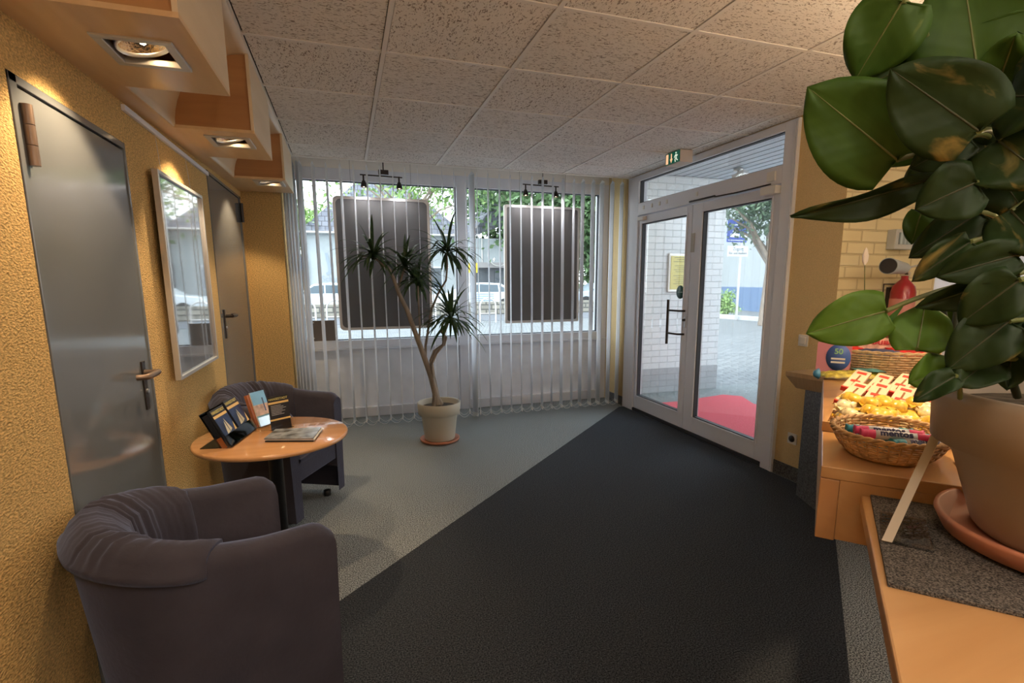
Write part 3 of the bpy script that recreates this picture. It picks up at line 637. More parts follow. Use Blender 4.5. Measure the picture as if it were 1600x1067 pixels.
# ------------------------------------------------------------------ tub chairs
def tubchair(name, origin, facing, label):
    """local: x = right arm direction along the front, y = facing; footprint width .60, depth .64"""
    t = thing(name, (0, 0, 0), label, 'armchair', 'slate tub armchairs')
    W, D, T = .60, .58, .095
    # shell outline (plan), from left front round the back to right front
    def outline(w, d0, rad, n=12):
        pts = [(-w, .0)]
        pts += [(-w, -d0+rad)]
        for k in range(1, n): a = math.pi+math.pi/2*k/n; pts.append((-w+rad+rad*math.cos(a), -d0+rad+rad*math.sin(a)))
        pts.append((-w+rad, -d0)); pts.append((w-rad, -d0))
        for k in range(1, n): a = 1.5*math.pi+math.pi/2*k/n; pts.append((w-rad+rad*math.cos(a), -d0+rad+rad*math.sin(a)))
        pts += [(w, -d0+rad), (w, 0)]
        return pts
    def resample(p, n):
        L = [0]
        for a, b in zip(p[:-1], p[1:]): L.append(L[-1]+math.dist(a, b))
        out = []; j = 0
        for i in range(n):
            s = L[-1]*i/(n-1)
            while j < len(L)-2 and L[j+1] < s: j += 1
            f = (s-L[j])/(L[j+1]-L[j]) if L[j+1] > L[j] else 0
            out.append((p[j][0]+(p[j+1][0]-p[j][0])*f, p[j][1]+(p[j+1][1]-p[j][1])*f))
        return out
    n = 61
    ob = resample(outline(W/2-.02, D-.06, .2), n); ot = resample(outline(W/2, D, .27), n); it = resample(outline(W/2-T, D-T-.0, .19), n)
    def topz(i):
        y = ot[i][1]; f = min(1, max(0, -y/D)); return .675+.02*f+.05*max(0, (f-.35)/.65)**1.3-.03*max(0, 1-f/.09)**2
    P = []
    prof = 9
    for i in range(n):
        o_, q, a = ot[i], ob[i], it[i]; z = topz(i); row = []
        row.append((q[0], q[1], .035)); row.append((q[0]*.6+o_[0]*.4, q[1]*.6+o_[1]*.4, .3)); row.append((o_[0], o_[1], z-.05))
        mx_, my_ = (o_[0]+a[0])/2, (o_[1]+a[1])/2
        row.append((o_[0]*.93+mx_*.07, o_[1]*.93+my_*.07, z-.02)); row.append((o_[0]*.5+mx_*.5, o_[1]*.5+my_*.5, z-.003)); row.append((mx_, my_, z))
        row.append((a[0]*.5+mx_*.5, a[1]*.5+my_*.5, z-.006)); row.append((a[0], a[1], z-.035)); row.append((a[0], a[1], .36)); row.append((a[0], a[1], .2))
        P.append(row)
    sh = MB().grid(P)
    for row, rev in ((P[0], False), (P[-1], True)):
        k = len(row); cap = list(row)+[((row[0][0]+row[-1][0])/2, row[0][1], .035)]
        # front face of the arm
        fz = [Vector(p) for p in row]; a0 = Vector((row[-1][0]*1.0, row[0][1], .035)); poly = fz+[a0]
        idx = tuple(range(len(poly))); sh.add(poly, [idx if rev else idx[::-1]])
    shell = sh.build('shell', VELVET, t)
    q = shell.modifiers.new('bevel', 'BEVEL'); q.width = .02; q.segments = 3; q.limit_method = 'ANGLE'; q.angle_limit = R(55)
    # seat cushion and apron
    sx = W/2-T+.006
    st = MB(); N = 12; G = []
    for i in range(N+1):
        row = []
        for j in range(N+1):
            u, v = -1+2*i/N, -1+2*j/N; x = u*sx; y = -.005-(D-T-.03)*(1-(v+1)/2) if False else -.0-(D-T-.02)*(j/N)
            e = max(abs(u), abs(v))**6; row.append((x*(1-.0*e), y, .42-.035*e+.012*math.cos(u*1.2)))
        G.append(row)
    st.grid(G)
    edge = [G[i][0] for i in range(N+1)]; st.grid([[ (p[0], p[1]+.008, p[2]) for p in edge], [(p[0], p[1]+.012, .39) for p in edge], [(p[0], p[1]+.002, .36) for p in edge]])
    st.grid([edge, [(p[0], p[1]+.008, p[2]) for p in edge]])
    st.build('seat_cushion', VELVET, t)
    ap = MB(); ap.box((-sx-.008, -.06, .25), (sx+.008, -.008, .40)); ap.build('seat_apron', VELVET, t, bevel=.012)
    # padded back cushion with pleats, folded over the rim of the shell
    cu = []; m0 = int(n*.215); m1 = int(n*.785); K = 150
    for k in range(K+1):
        fi = m0+(m1-m0)*k/K; i = int(fi); f = fi-i; j = min(i+1, n-1)
        o_ = Vector((ot[i][0]*(1-f)+ot[j][0]*f, ot[i][1]*(1-f)+ot[j][1]*f, 0)); a = Vector((it[i][0]*(1-f)+it[j][0]*f, it[i][1]*(1-f)+it[j][1]*f, 0)); z = topz(i)*(1-f)+topz(j)*f
        d = (a-o_).normalized(); s = k/K; endf = min(1, min(s, 1-s)/.06); endf = math.sqrt(endf*(2-endf))
        cw = math.exp(-((s-.3)/.1)**2)+math.exp(-((s-.7)/.1)**2)
        pl = (.0006+.0034*cw)*math.sin(s*math.pi*30+2.5*math.sin(s*17))+(.0004+.002*cw)*math.sin(s*math.pi*57+1)
        seam = -.018*max(0, 1-abs(s-.36)/.011)-.018*max(0, 1-abs(s-.64)/.011); pl += seam
        puff = .035*endf
        row = []
        for (along, zz, out, pw) in ((.002, z-.060, 0, .1), (-.016*endf, z-.058, 0, .2), (-.018*endf, z-.044, 0, .3), (-.010*endf, z-.038, 0, .5), (.006, z-.008, 0, 1), (.035, z+.012*endf+.006, .0, 1), (.07, z+.012*endf+.006, 0, 1.2), (.1, z+.0*endf, 0, 1.2), (.1+puff, z-.04, 0, 1.2), (.105+puff*1.3, z-.12, 0, 1.2), (.105+puff*1.4, z-.2, 0, 1), (.1+puff*1.2, z-.28, 0, .7), (.096, z-.33, 0, .2)):
            pz = pl*pw
            p = o_+d*(along+(pz if along > .09 else -pz*.4 if along < 0 else 0)); zz2 = zz+(pz if 0 < along <= .1 else 0)
            row.append((p.x, p.y, zz2))
        cu.append(row)
    c_ = MB().grid(cu)
    for row, rev in ((cu[0], 0), (cu[-1], 1)): c_.add(row, [tuple(range(len(row)))[::-1] if not rev else tuple(range(len(row)))], True)
    c_.build('back_cushion', VELVET, t)
    for x in (-.2, .2):
        for y in (-.08, -.48): MB().lathe([(0, 0), (.022, 0), (.022, .036), (0, .036)], (x, y, 0), 14).build('foot', BLACK, t)
    fx = Vector(facing).normalized(); rx = Vector((fx.y, -fx.x))
    t.location = origin; t.rotation_euler = (0, 0, math.atan2(rx.y, rx.x))
    return t
c1f = Vector((.54, .243)).normalized()
tubchair('tub_armchair', (-.19, 1.79, 0), (.911, .412), 'slate grey velvet tub armchair in the left foreground')
tubchair('tub_armchair', (-.205, 3.24, 0), (.891, -.454), 'slate grey velvet tub armchair behind the round table below the second grey door')

# ------------------------------------------------------------------ round table + leaflets
TZ, TCX, TCY, TR_ = .66, -.363, 2.635, .337
t = thing('round_table', (TCX, TCY, 0), 'small round beech-topped pedestal table between the two tub armchairs', 'table')
MB().lathe([(0, TZ-.022), (TR_-.012, TZ-.022), (TR_-.002, TZ-.019), (TR_, TZ-.011), (TR_-.002, TZ-.003), (TR_-.008, TZ), (0, TZ)], (TCX, TCY, 0), 72).build('tabletop', TABLEW, t, origin=(TCX, TCY, 0))
MB().lathe([(0, .02), (.032, .02), (.032, TZ-.03), (.09, TZ-.024), (0, TZ-.0225)], (TCX, TCY, 0), 28).build('pedestal', BLACK, t)
MB().lathe([(0, .03), (.05, .03), (.2, .012), (.2, .001), (0, .001)], (TCX, TCY, 0), 40).build('foot_disc', BLACK, t)
def P2(px, py, z=TZ): return atz(px, py, z)
NAVY = mat('leaflet_navy', (.02, .035, .1), .3, noise=(25, .6, 3, (1, 1, 1))); GOLD = mat('leaflet_gold', (.75, .5, .18), .4); PBLACK = mat('leaflet_black', (.018, .018, .022), .3)
CREAMP = mat('paper_cream', (.75, .72, .65), .5); YTXT = mat('print_yellow', (.7, .6, .2), .5); GTXT = mat('print_grey', (.6, .6, .6), .5); BEIGEW = mat('leaflet_sail', (.6, .55, .4), .5)
SKYP = mat('print_sky', (.16, .4, .62), .3, noise=(8, .2, 3, (1, 1, 1))); SANDP = mat('print_sand', (.62, .4, .26), .35, noise=(30, .4, 4, (1, 1, 1))); SEAP = mat('print_sea', (.12, .32, .36), .3, noise=(25, .3, 3, (1, 1, 1)))
ORANGE = mat('print_orange', (.75, .22, .04), .4)
def leaflet(parent_loc, M, w_, h_, kind, label, group=None):
    """M maps local (x across, y up the page, z out of the page)"""
    org = M.translation.copy(); t = thing('leaflet', org, label, 'leaflet', group)
    def sheet(nm, x0, x1, y0, y1, z0, z1, m_): B((x0, y0, z0), (x1, y1, z1), M).build(nm, m_, t)
    def poly(nm, pts, z, m_):
        mb = MB(); n = len(pts); vs = [M @ Vector((x, y, z)) for x, y in pts]+[M @ Vector((x, y, z-.0006)) for x, y in pts]
        mb.add(vs, [tuple(range(n)), tuple(range(n, 2*n))[::-1]]+[(i, n+i, n+(i+1) % n, (i+1) % n) for i in range(n)]); mb.build(nm, m_, t)
    if kind == 'boat':
        sheet('booklet', -w_/2, w_/2, 0, h_, -.012, 0, PBLACK)
        sheet('gold_band', -w_/2, w_/2, h_*.76, h_*.83, 0, .0008, GOLD); sheet('cover_photo', -w_/2, w_/2, h_*.05, h_*.76, 0, .0008, NAVY)
        poly('sail', [(-w_*.25, h_*.28), (-w_*.05, h_*.62), (-w_*.02, h_*.3)], .0016, BEIGEW); poly('sail', [(w_*.02, h_*.3), (w_*.02, h_*.68), (w_*.2, h_*.35)], .0016, BEIGEW)
        poly('quay', [(w_*.1, h_*.06), (w_*.48, h_*.08), (w_*.48, h_*.5), (w_*.35, h_*.3)], .0016, GOLD)
        text('leaflet_title', 'HANSESTADT', w_*.15, YTXT, M @ Matrix.Translation((0, h_*.91, .001)), t)
    if kind == 'flyer':
        sheet('card', -w_/2, w_/2, 0, h_, -.003, 0, PBLACK)
        sheet('gold_band', -w_/2, w_/2, h_*.77, h_*.83, 0, .0006, GOLD); sheet('gold_band', -w_/2, w_/2, h_*.27, h_*.32, 0, .0006, GOLD)
        text('leaflet_title', 'HANSESTADT', w_*.15, YTXT, M @ Matrix.Translation((0, h_*.91, .001)), t)
        for k in range(7): sheet('text_line', -w_*.4, w_*(.1+.3*((k*37) % 5)/5), h_*(.71-.045*k), h_*(.72-.045*k), 0, .0006, GTXT)
    return t
# holder 1 with two stacks, leaning back
hA, hB = P2(361, 700), P2(400, 670)           # front foot line of the holder
xd = (hB-hA); xd.z = 0; wH = xd.length*1.0; xd.normalize(); fdir = Vector((xd.y, -xd.x, 0))  # faces the camera side/right
upv = (Vector((0, 0, 1))*math.cos(R(26))-fdir*math.sin(R(26))).normalized()
MH = frame_on(hA+(hB-hA)*.5+Vector((0, 0, .006))-fdir*.0, xd, upv)
hw = wH/2
t = thing('leaflet_holder', MH.translation.copy(), 'clear acrylic holder leaning back with two stacks of dark leaflets on the round table', 'leaflet holder')
H1 = .185
B((-hw-.004, 0, -.040), (hw+.004, H1*.98, -.0375), MH).build('back_sheet', ACRYL, t)
B((-hw-.004, 0, .003), (hw+.004, H1*.28, .0055), MH).build('front_lip', ACRYL, t)
B((-hw-.004, -.0025, -.04), (hw+.004, 0, .0055), MH).build('bottom_sheet', ACRYL, t)
for x in (-hw-.004, hw+.0025): B((x, 0, -.0374), (x+.0018, H1*.55, .003), MH).build('side_sheet', ACRYL, t)
b0 = MH @ Vector((0, H1*.6, -.041)); foot = MB(); q0 = MH @ Vector((-hw, 0.0, -.041)); q1 = MH @ Vector((hw, 0.0, -.041))
bk0, bk1 = q0-fdir*.09, q1-fdir*.09; bk0.z = bk1.z = TZ+.002; q0.z = q1.z = TZ+.002
foot.add([q0, q1, bk1, bk0], [(0, 1, 2, 3)]); foot.build('base_sheet', ACRYL, t, solid=.002)
for i, xo in enumerate((-hw/2-.002, hw/2+.002)):
    Mx = MH @ Matrix.Translation((xo, .004, -.002 if i else 0))
    leaflet(None, Mx, hw*.86, H1*(.98 if i else .93), 'boat', ['dark leaflet with sailing boats at the front left of the acrylic holder', 'dark leaflet with sailing boats at the right of the acrylic holder'][i])
    for k in range(5 if i == 0 else 2):
        pass
stk = MB()
for k in range(6): stk.box((-hw+.002, .002, -.036+k*.0037), (-.004, H1*.9, -.0330+k*.0037), MH)
o = stk.build('leaflet_stack', PBLACK); tag(o, 'stack of dark orange-edged leaflets behind the front left one in the acrylic holder', 'leaflets')
o.location = (0, 0, 0)
B((-hw+.0015, .004, -.036), (-hw+.0019, H1*.3, -.014), MH).build('orange_edges', ORANGE, o)
# holder 2: travel brochures
gA, gB = P2(407, 668), P2(428, 661); xd2 = (gB-gA); xd2.z = 0; xd2.normalize(); wB = .088
f2_ = Vector((xd2.y, -xd2.x, 0)); up2 = (Vector((0, 0, 1))*math.cos(R(17))-f2_*math.sin(R(17))).normalized()
MG = frame_on(gA+xd2*wB/2+Vector((0, 0, .004)), xd2, up2)
t = thing('leaflet_holder', MG.translation.copy(), 'clear acrylic stand holding the blue and sand coloured brochures on the round table', 'leaflet holder')
B((-wB/2-.006, 0, -.030), (wB/2+.006, .16, -.0275), MG).build('back_sheet', ACRYL, t); B((-wB/2-.006, -.0025, -.03), (wB/2+.006, 0, .012), MG).build('bottom_sheet', ACRYL, t); B((-wB/2-.006, 0, .010), (wB/2+.006, .045, .012), MG).build('front_lip', ACRYL, t)
t = thing('brochure', MG.translation.copy(), 'brochure with a blue sky and sandy coast cover standing behind the black flyer', 'brochure')
Hb = .175
B((-wB/2, .001, -.006), (wB/2, Hb, .0), MG).build('booklet', CREAMP, t); B((-wB/2, Hb*.62, 0), (wB/2, Hb, .0006), MG).build('sky_print', SKYP, t); B((-wB/2, Hb*.3, 0), (wB/2, Hb*.62, .0006), MG).build('coast_print', SANDP, t); B((-wB/2, 0.001, 0), (wB/2, Hb*.3, .0006), MG).build('sea_print', SEAP, t)
B((wB*.18, Hb*.4, .0006), (wB*.26, Hb*.8, .0012), MG).build('tower_print', NAVY, t)
t = thing('brochure', MG.translation.copy(), 'rust red brochure half hidden behind the blue and sandy one', 'brochure')
B((-wB/2-.014, .002, -.026), (wB/2-.014, Hb*.96, -.0075), MG).build('booklet', mat('rust_cover', (.42, .14, .06), .4, noise=(20, .4, 3, (1, 1, 1))), t)
# black flyer in front
kA, kB = P2(425, 674.5), P2(456, 667); xd3 = kB-kA; xd3.z = 0; wk = xd3.length; xd3.normalize(); f3 = Vector((xd3.y, -xd3.x, 0)); up3 = (Vector((0, 0, 1))*math.cos(R(6))-f3*math.sin(R(6))).normalized()
MK = frame_on(kA+xd3*wk/2+Vector((0, 0, .0048)), xd3, up3)
leaflet(None, MK, wk, .163, 'flyer', 'narrow black and gold flyer standing upright at the middle of the round table')
t = thing('flyer_stand', MK.translation.copy(), 'small clear acrylic foot holding the black and gold flyer upright', 'leaflet holder')
B((-wk/2, -.002, -.022), (wk/2, 0, .02), MK).build('base_sheet', ACRYL, t); B((-wk/2, 0, .003), (wk/2, .04, .0045), MK).build('front_lip', ACRYL, t); B((-wk/2, 0, -.0065), (wk/2, .1, -.0045), MK).build('back_sheet', ACRYL, t)
# flat booklets
a, b, c_, d_ = P2(414, 691), P2(490, 690.5), P2(503, 673), P2(432, 676)
MAG = mat('magazine_photo', (.22, .24, .26), .25, noise=(18, .8, 4, (1, 1, 1)))
for k, (dx, m_, lb) in enumerate(((.0, PBLACK, 'bottom dark booklet of the flat pile on the round table'), (.004, CREAMP, 'middle pale booklet of the flat pile on the round table'), (-.002, MAG, 'top grey photo booklet of the flat pile on the round table'))):
    mb = MB(); sh = Vector((dx, dx*.5, 0)); z0 = TZ+.0005+k*.0065
    lo = [Vector((p.x, p.y, z0))+sh for p in (a, b, c_, d_)]; hi = [p+Vector((0, 0, .006)) for p in lo]
    mb.add(lo+hi, [(3, 2, 1, 0), (4, 5, 6, 7), (0, 1, 5, 4), (1, 2, 6, 5), (2, 3, 7, 6), (3, 0, 4, 7)])
    tag(mb.build('booklet', m_), lb, 'booklet', 'booklets lying flat on the round table')

# ------------------------------------------------------------------ dracaena
DX, DY = .715, 4.40
t = thing('potted_dracaena', (DX, DY, .02), 'tall dracaena with five spiky leaf heads in a cream pot by the window', 'potted plant')
MB().lathe([(0, .02), (.125, .02), (.13, .03), (.155, .24), (.16, .245), (.178, .25), (.187, .345), (.182, .352), (.172, .345), (.16, .30), (0, .30)], (DX, DY, 0), 48).build('pot', POTC, t)
MB().lathe([(.16, .305), (.1, .315), (0, .32)], (DX, DY, 0), 30).build('soil', SOIL, t)
sv = MB().lathe([(0, .002), (.15, .002), (.168, .012), (.172, .03), (.165, .032), (.15, .018), (0, .018)], (DX, DY, 0), 48).build('plant_saucer', TERRA)
tag(sv, 'terracotta saucer under the cream pot of the dracaena', 'saucer')
def dp(px, py, dy=0): return aty(px, py, DY+dy)
stems = [([(684, 632, 0), (678.6, 607, 0), (673.6, 588, 0), (663.5, 559.4, -.01), (655, 536, -.02), (645, 509, -.03), (636.5, 485, -.04), (624.6, 461.5, -.05), (616, 438, -.06), (609, 422, -.08), (596, 410, -.1), (584, 402, -.12)], .028, .010),
         ([(686, 630, .01), (681, 606, .02), (677, 588, .03), (673.6, 563, .05), (679, 549, .06), (694, 538, .07), (697, 527, .06), (690, 519, .04), (697, 508, .02), (704, 500, 0)], .02, .009),
         ([(677, 590, -.01), (674, 570, -.03), (682, 552, -.05), (692, 540, -.05), (694, 522, -.04), (700, 506, -.02)], .012, .008),
         ([(665, 562, 0), (665, 540, .03), (668.5, 519, .05), (673.6, 485, .08), (685, 458, .1), (697, 438, .1), (699, 414, .1), (698, 396, .1)], .012, .007),
         ([(655, 539, -.02), (656, 509, .02), (654, 470, .06), (653, 447, .08)], .009, .007),
         ([(622, 455, -.05), (626, 438, 0), (632, 420, .05)], .011, .008),
         ([(690, 632, .0), (684, 622, 0), (678.6, 607, 0)], .02, .018), ([(678, 634, -.01), (679, 622, -.01), (678.6, 607, 0)], .02, .018)]
for pts, r0, r1 in stems:
    k = len(pts); MB().tube([dp(*p) for p in pts], [r0+(r1-r0)*i/(k-1) for i in range(k)], 9).build('stem', BARK, t)
def rosette(c, L, n, seed, droop=1.0):
    rnd = random.Random(seed); mb = MB()
    for i in range(n):
        az = rnd.uniform(0, 2*math.pi); el = R(rnd.choice([rnd.uniform(-20, 20), rnd.uniform(0, 80), rnd.uniform(0, 45)])); ln = 1.3*L*rnd.uniform(.7, 1.1); w_ = rnd.uniform(.011, .016)
        d = Vector((math.cos(az)*math.cos(el), math.sin(az)*math.cos(el), math.sin(el))); side = d.cross(Vector((0, 0, 1))).normalized() if abs(d.z) < .98 else Vector((1, 0, 0))
        el_ = el; p = Vector(c)+Vector((0, 0, rnd.uniform(-.05, .02)))+d*.008; rows = []; dd = d.copy(); S = 7
        for k in range(S+1):
            u = k/S; ww = w_*(.7+.6*u)*(1-u**3)+.0006; nn = dd.cross(side).normalized()
            rows.append([p-side*ww, p+nn*(-.003)*(1-u), p+side*ww]); dd = (dd+Vector((0, 0, -.085*droop*(1+u*2)))).normalized(); p = p+dd*(ln/S)
        mb.grid(rows)
    return mb
for c, L, n, sd in ((dp(582, 397, -.12), .26, 60, 1), (dp(632, 412, .05), .25, 56, 2), (dp(653, 441, .08), .24, 54, 3), (dp(698, 389, .1), .29, 56, 4), (dp(705, 494, 0), .29, 64, 5)):
    rosette(c, L, n, sd).build('leaf_rosette', DLEAF, t)

# ------------------------------------------------------------------ reception counter (diagonal, axes U away from the camera, V to the right)
U = Vector((.7489, .6626, 0)); V = Vector((.6626, -.7489, 0))
def uv(u, v, z=0): return U*u+V*v+Vector((0, 0, z))
MU = Matrix((U, V*-1, Vector((0, 0, 1)))).transposed().to_4x4()     # local x=U, y=-V(left), z up
def ubox(u0, u1, v0, v1, z0, z1): return B((u0, -v1, z0), (u1, -v0, z1), MU)
q = lambda p: (p.dot(U), p.dot(V))
cF = atz(1287, 728, 1.0); u0, v0 = q(cF)
# low counter at the far end: bevelled maple slab on a granite panel
SB = .79
e0 = atz(1228, 580, SB+.045); 
low = thing('low_counter', (2.75, 2.2, 0), 'low reception counter with thick maple-edged top on dark granite beside the yellow wall', 'counter')
pl = [(e0.x, e0.y), (2.86, 2.44), (3.3, 2.3), (3.6, 1.9), (2.55, 1.0), (2.3, 1.35), (2.60, 1.75)]
tp = MB(); n = len(pl); cxm = sum(p[0] for p in pl)/n; cym = sum(p[1] for p in pl)/n
lo = [(cxm+(x-cxm)*.9, cym+(y-cym)*.9) for x, y in pl]; lo[1] = (2.86, 2.40)
vs = [(x, y, SB+.045) for x, y in pl]+[(x, y, SB+.02) for x, y in pl]+[(x, y, SB-.05) for x, y in lo]
tp.add(vs, [tuple(range(n)), tuple(range(2*n, 3*n))[::-1]]+[(i, n+i, n+(i+1) % n, (i+1) % n) for i in range(n)]+[(n+i, 2*n+i, 2*n+(i+1) % n, n+(i+1) % n) for i in range(n)])
tp.build('worktop', mat('bevelled_top', (.36, .26, .16), .4, noise=(14, .1, 3, (1, 8, 1))), low)
gp = MB().prism([(2.695, 2.455), (2.625, 2.265), (2.50, 1.86), (2.53, 1.84), (2.70, 2.2), (2.76, 2.455)], 0, SB-.05)
gp.build('granite_panel', GRANITE, low)
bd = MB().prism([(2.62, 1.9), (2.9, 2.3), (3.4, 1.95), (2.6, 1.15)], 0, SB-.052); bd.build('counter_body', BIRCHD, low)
# stepped display box
BU0 = u0; BU1 = 2.30; BV0 = v0-.004; BV1 = .72
dbx = thing('display_plinth', uv(BU0, BV0, .85), 'maple plinth on the counter carrying the sweets', 'plinth')
MB().prism([(p.x, p.y) for p in (uv(BU0, BV0), uv(BU1, BV0), uv(BU1, BV1), uv(BU0+.16, BV1), uv(BU0+.16, .26), uv(BU0, .26))], .975, 1.0).build('top_panel', COUNTW, dbx, bevel=.002)
ubox(BU0+.002, BU0+.02, BV0+.035, .258, .848, .9745).build('front_panel', COUNTW, dbx)
ubox(BU0, BU0+.022, BV0, BV0+.0345, .845, .9745).build('corner_post', BIRCHD, dbx, bevel=.002)
ubox(BU0+.022, BU1, BV0, BV0+.018, .845, .9745).build('side_panel', EDGEW, dbx)
ubox(BU0+.17, BU1, BV0+.0185, BV1, .846, .858).build('bottom_panel', BIRCHD, dbx)
ris = ubox(BU1+.002, 3.02, .26, .85, SB+.046, .985).build('counter_riser', BIRCHD); tag(ris, 'low wooden riser behind the maple plinth under the sweets basket', 'riser')
# near desk
ed0 = atz(1344, 766, .953); ed1 = atz(1405, 1067, .953); dE = (ed1-ed0).normalized(); far = ed0
dsk = thing('reception_desk', (1.0, .2, 0), 'maple reception desk in the right foreground under the large plant', 'desk')
nrm = Vector((-dE.y, dE.x, 0)); nrm = nrm if nrm.dot(V) > 0 else -nrm
pA = ed0; pB = ed0+dE*1.5; pC = pB+nrm*1.3; pD = pA+V*1.35
pA = uv(BU0-.003, q(ed0)[1]); pD = uv(BU0-.003, q(ed0)[1]+1.3)
MB().prism([(p.x, p.y) for p in (pA, pB, pC, pD)], .925, .953).build('desktop', COUNTW, dsk, bevel=.003)
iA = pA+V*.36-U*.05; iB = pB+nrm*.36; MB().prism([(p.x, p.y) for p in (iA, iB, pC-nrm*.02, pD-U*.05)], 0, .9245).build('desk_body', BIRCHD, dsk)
# felt mat on the desk
fa, fb, fc_ = atz(1357, 764, .953), atz(1387, 917, .953), atz(1600, 966, .953)
fd = fc_+(fc_-fb)*.8; fe = uv(BU0-.006, q(fa)[1]+.75); fa2 = uv(BU0-.006, q(fa)[1])
tag(MB().prism([(p.x, p.y) for p in (fa2, fb, fd, fe)], .9535, .9585).build('felt_mat', FELT), 'dark grey felt mat under the large potted plant on the desk', 'mat')
# acrylic stand leaning on the plinth
s0, s1, s2 = atz(1377, 845, .9595), atz(1459, 863, .9595), None
t = thing('acrylic_stand', s0, 'empty clear acrylic display stand on the felt mat beside the large pot', 'display stand')
xd4 = (s1-s0); wS = xd4.length; xd4.normalize(); bk = Vector((-xd4.y, xd4.x, 0)); bk = bk if bk.dot(U) > 0 else -bk
tp0 = atr(1467, 668, 1.32); tp1 = tp0+xd4*wS
MB().add([s0, s1, s1+bk*.13, s0+bk*.13], [(0, 1, 2, 3)]).build('base_sheet', ACRYL, t, solid=.003)
slope = atz(1460, 668, 1.115)-s0
MB().add([s0, s0+slope, s1+slope, s1], [(0, 1, 2, 3)]).build('leaning_sheet', ACRYL, t, solid=.003)
MB().add([s0, s0+slope, s0+slope+xd4*.014, s0+xd4*.014], [(0, 1, 2, 3)]).build('polished_edge', mat('acrylic_edge', (.5, .42, .32), .25, coat=.5), t, solid=.006)

# big pothos in its pot
PX, PY, PZ = 1.04, .432, .9595
t = thing('potted_pothos', (PX, PY, PZ), 'large leafy pothos on a moss pole in a taupe pot at the right edge', 'potted plant')
MB().lathe([(0, .975), (.118, .975), (.126, .985), (.168, 1.115), (.172, 1.118), (.192, 1.118), (.197, 1.19), (.199, 1.203), (.192, 1.206), (.182, 1.2), (.175, 1.165), (0, 1.165)], (PX, PY, 0), 64).build('pot', TAUPE, t)
MB().lathe([(.176, 1.17), (.1, 1.18), (0, 1.185)], (PX, PY, 0), 30).build('soil', SOIL, t)
sv = MB().lathe([(0, .960), (.15, .960), (.162, .966), (.174, .99), (.173, .995), (.166, .995), (.152, .974), (0, .974)], (PX, PY, 0), 56).build('plant_saucer', TERRA)
tag(sv, 'terracotta coloured saucer under the taupe pot on the felt mat', 'saucer')
PO = Vector((PX+.04, PY-.03, 0))
MB().tube([PO+Vector((0, 0, z)) for z in (1.14, 1.4, 1.6, 1.8, 1.98)], [.03, .03, .029, .028, .025], 14).build('moss_pole', MOSS, t)
def heart(L, W_, fold, bend, tw=0):
    """leaf from base (0,0,0) along +Y, W_ = full width; fold lifts the halves, bend droops the tip"""
    rows = []; N = 14
    for i in range(N+1):
        u = i/N; wv = (math.sin(math.pi*min(1, u**.62))**.8)*(1-.15*u) if 0 < u < 1 else 0
        wv = (u**.42)*((1-u)**.78)*1.78*(1-.25*max(0, u-.85)/.15) if 0 < u < 1 else 0
        row = []
        for j in range(-5, 6):
            s = j/5; x = s*wv*W_/2; y = u*L
            y -= (abs(s)**1.5)*L*.14*(1-u)**2*(1 if u > 0 else 0)
            y += 0
            z = fold*abs(x) - bend*L*u*u + .006*math.sin(u*9+s*3)*abs(s)
            if j == 0: z -= .0015
            row.append(Vector((x, y, z)))
        rows.append(row)
    return rows
def pleaf(base, tip, width, m_, fold=.25, bend=.15, twist=0, dist=None, petiole=None, r=.0035):
    """base/tip: (px, py, distance from camera)"""
    b_ = atr(*base); t_ = atr(*tip); d = t_-b_; L = d.length; y = d.normalized()
    view = (b_+t_)/2-O3(); view.normalize(); z = -(view-y*view.dot(y)).normalized(); x = y.cross(z)
    if twist: Rm = Matrix.Rotation(R(twist), 3, y); x = Rm @ x; z = Rm @ z
    M = Matrix((x, y, z)).transposed().to_4x4(); M.translation = b_
    dd = (b_-O3()).length; Wd = width*dd/FPX*.93
    mb = MB().grid([[Matrix.Identity(4) @ v for v in row] for row in heart(L, Wd, fold, bend)])
    me_o = mb.build('leaf', m_, t, solid=.0009); me_o.matrix_local = Matrix.Translation(-wloc(t)) @ M
    # midrib
    MB().tube([(0, L*k/8, -bend*L*(k/8)**2-.0008) for k in range(9)], [.0014*(1-k/9)+.0003 for k in range(9)], 5).build('midrib', GSTEM if m_ is not PLEAFD else BSTEM, me_o).location = (0, 0, 0)
    if petiole is not None:
        e = petiole if isinstance(petiole, Vector) else atr(*petiole)
        mid = (b_+e)/2+Vector((0, 0, .02)); pts = []
        for k in range(9):
            u = k/8; pts.append(b_*(1-u)**2+mid*2*u*(1-u)+e*u*u)
        MB().tube(pts, r, 7).build('petiole', GSTEM, t)
    return me_o
PP = lambda z: PO+Vector((0, 0, z))
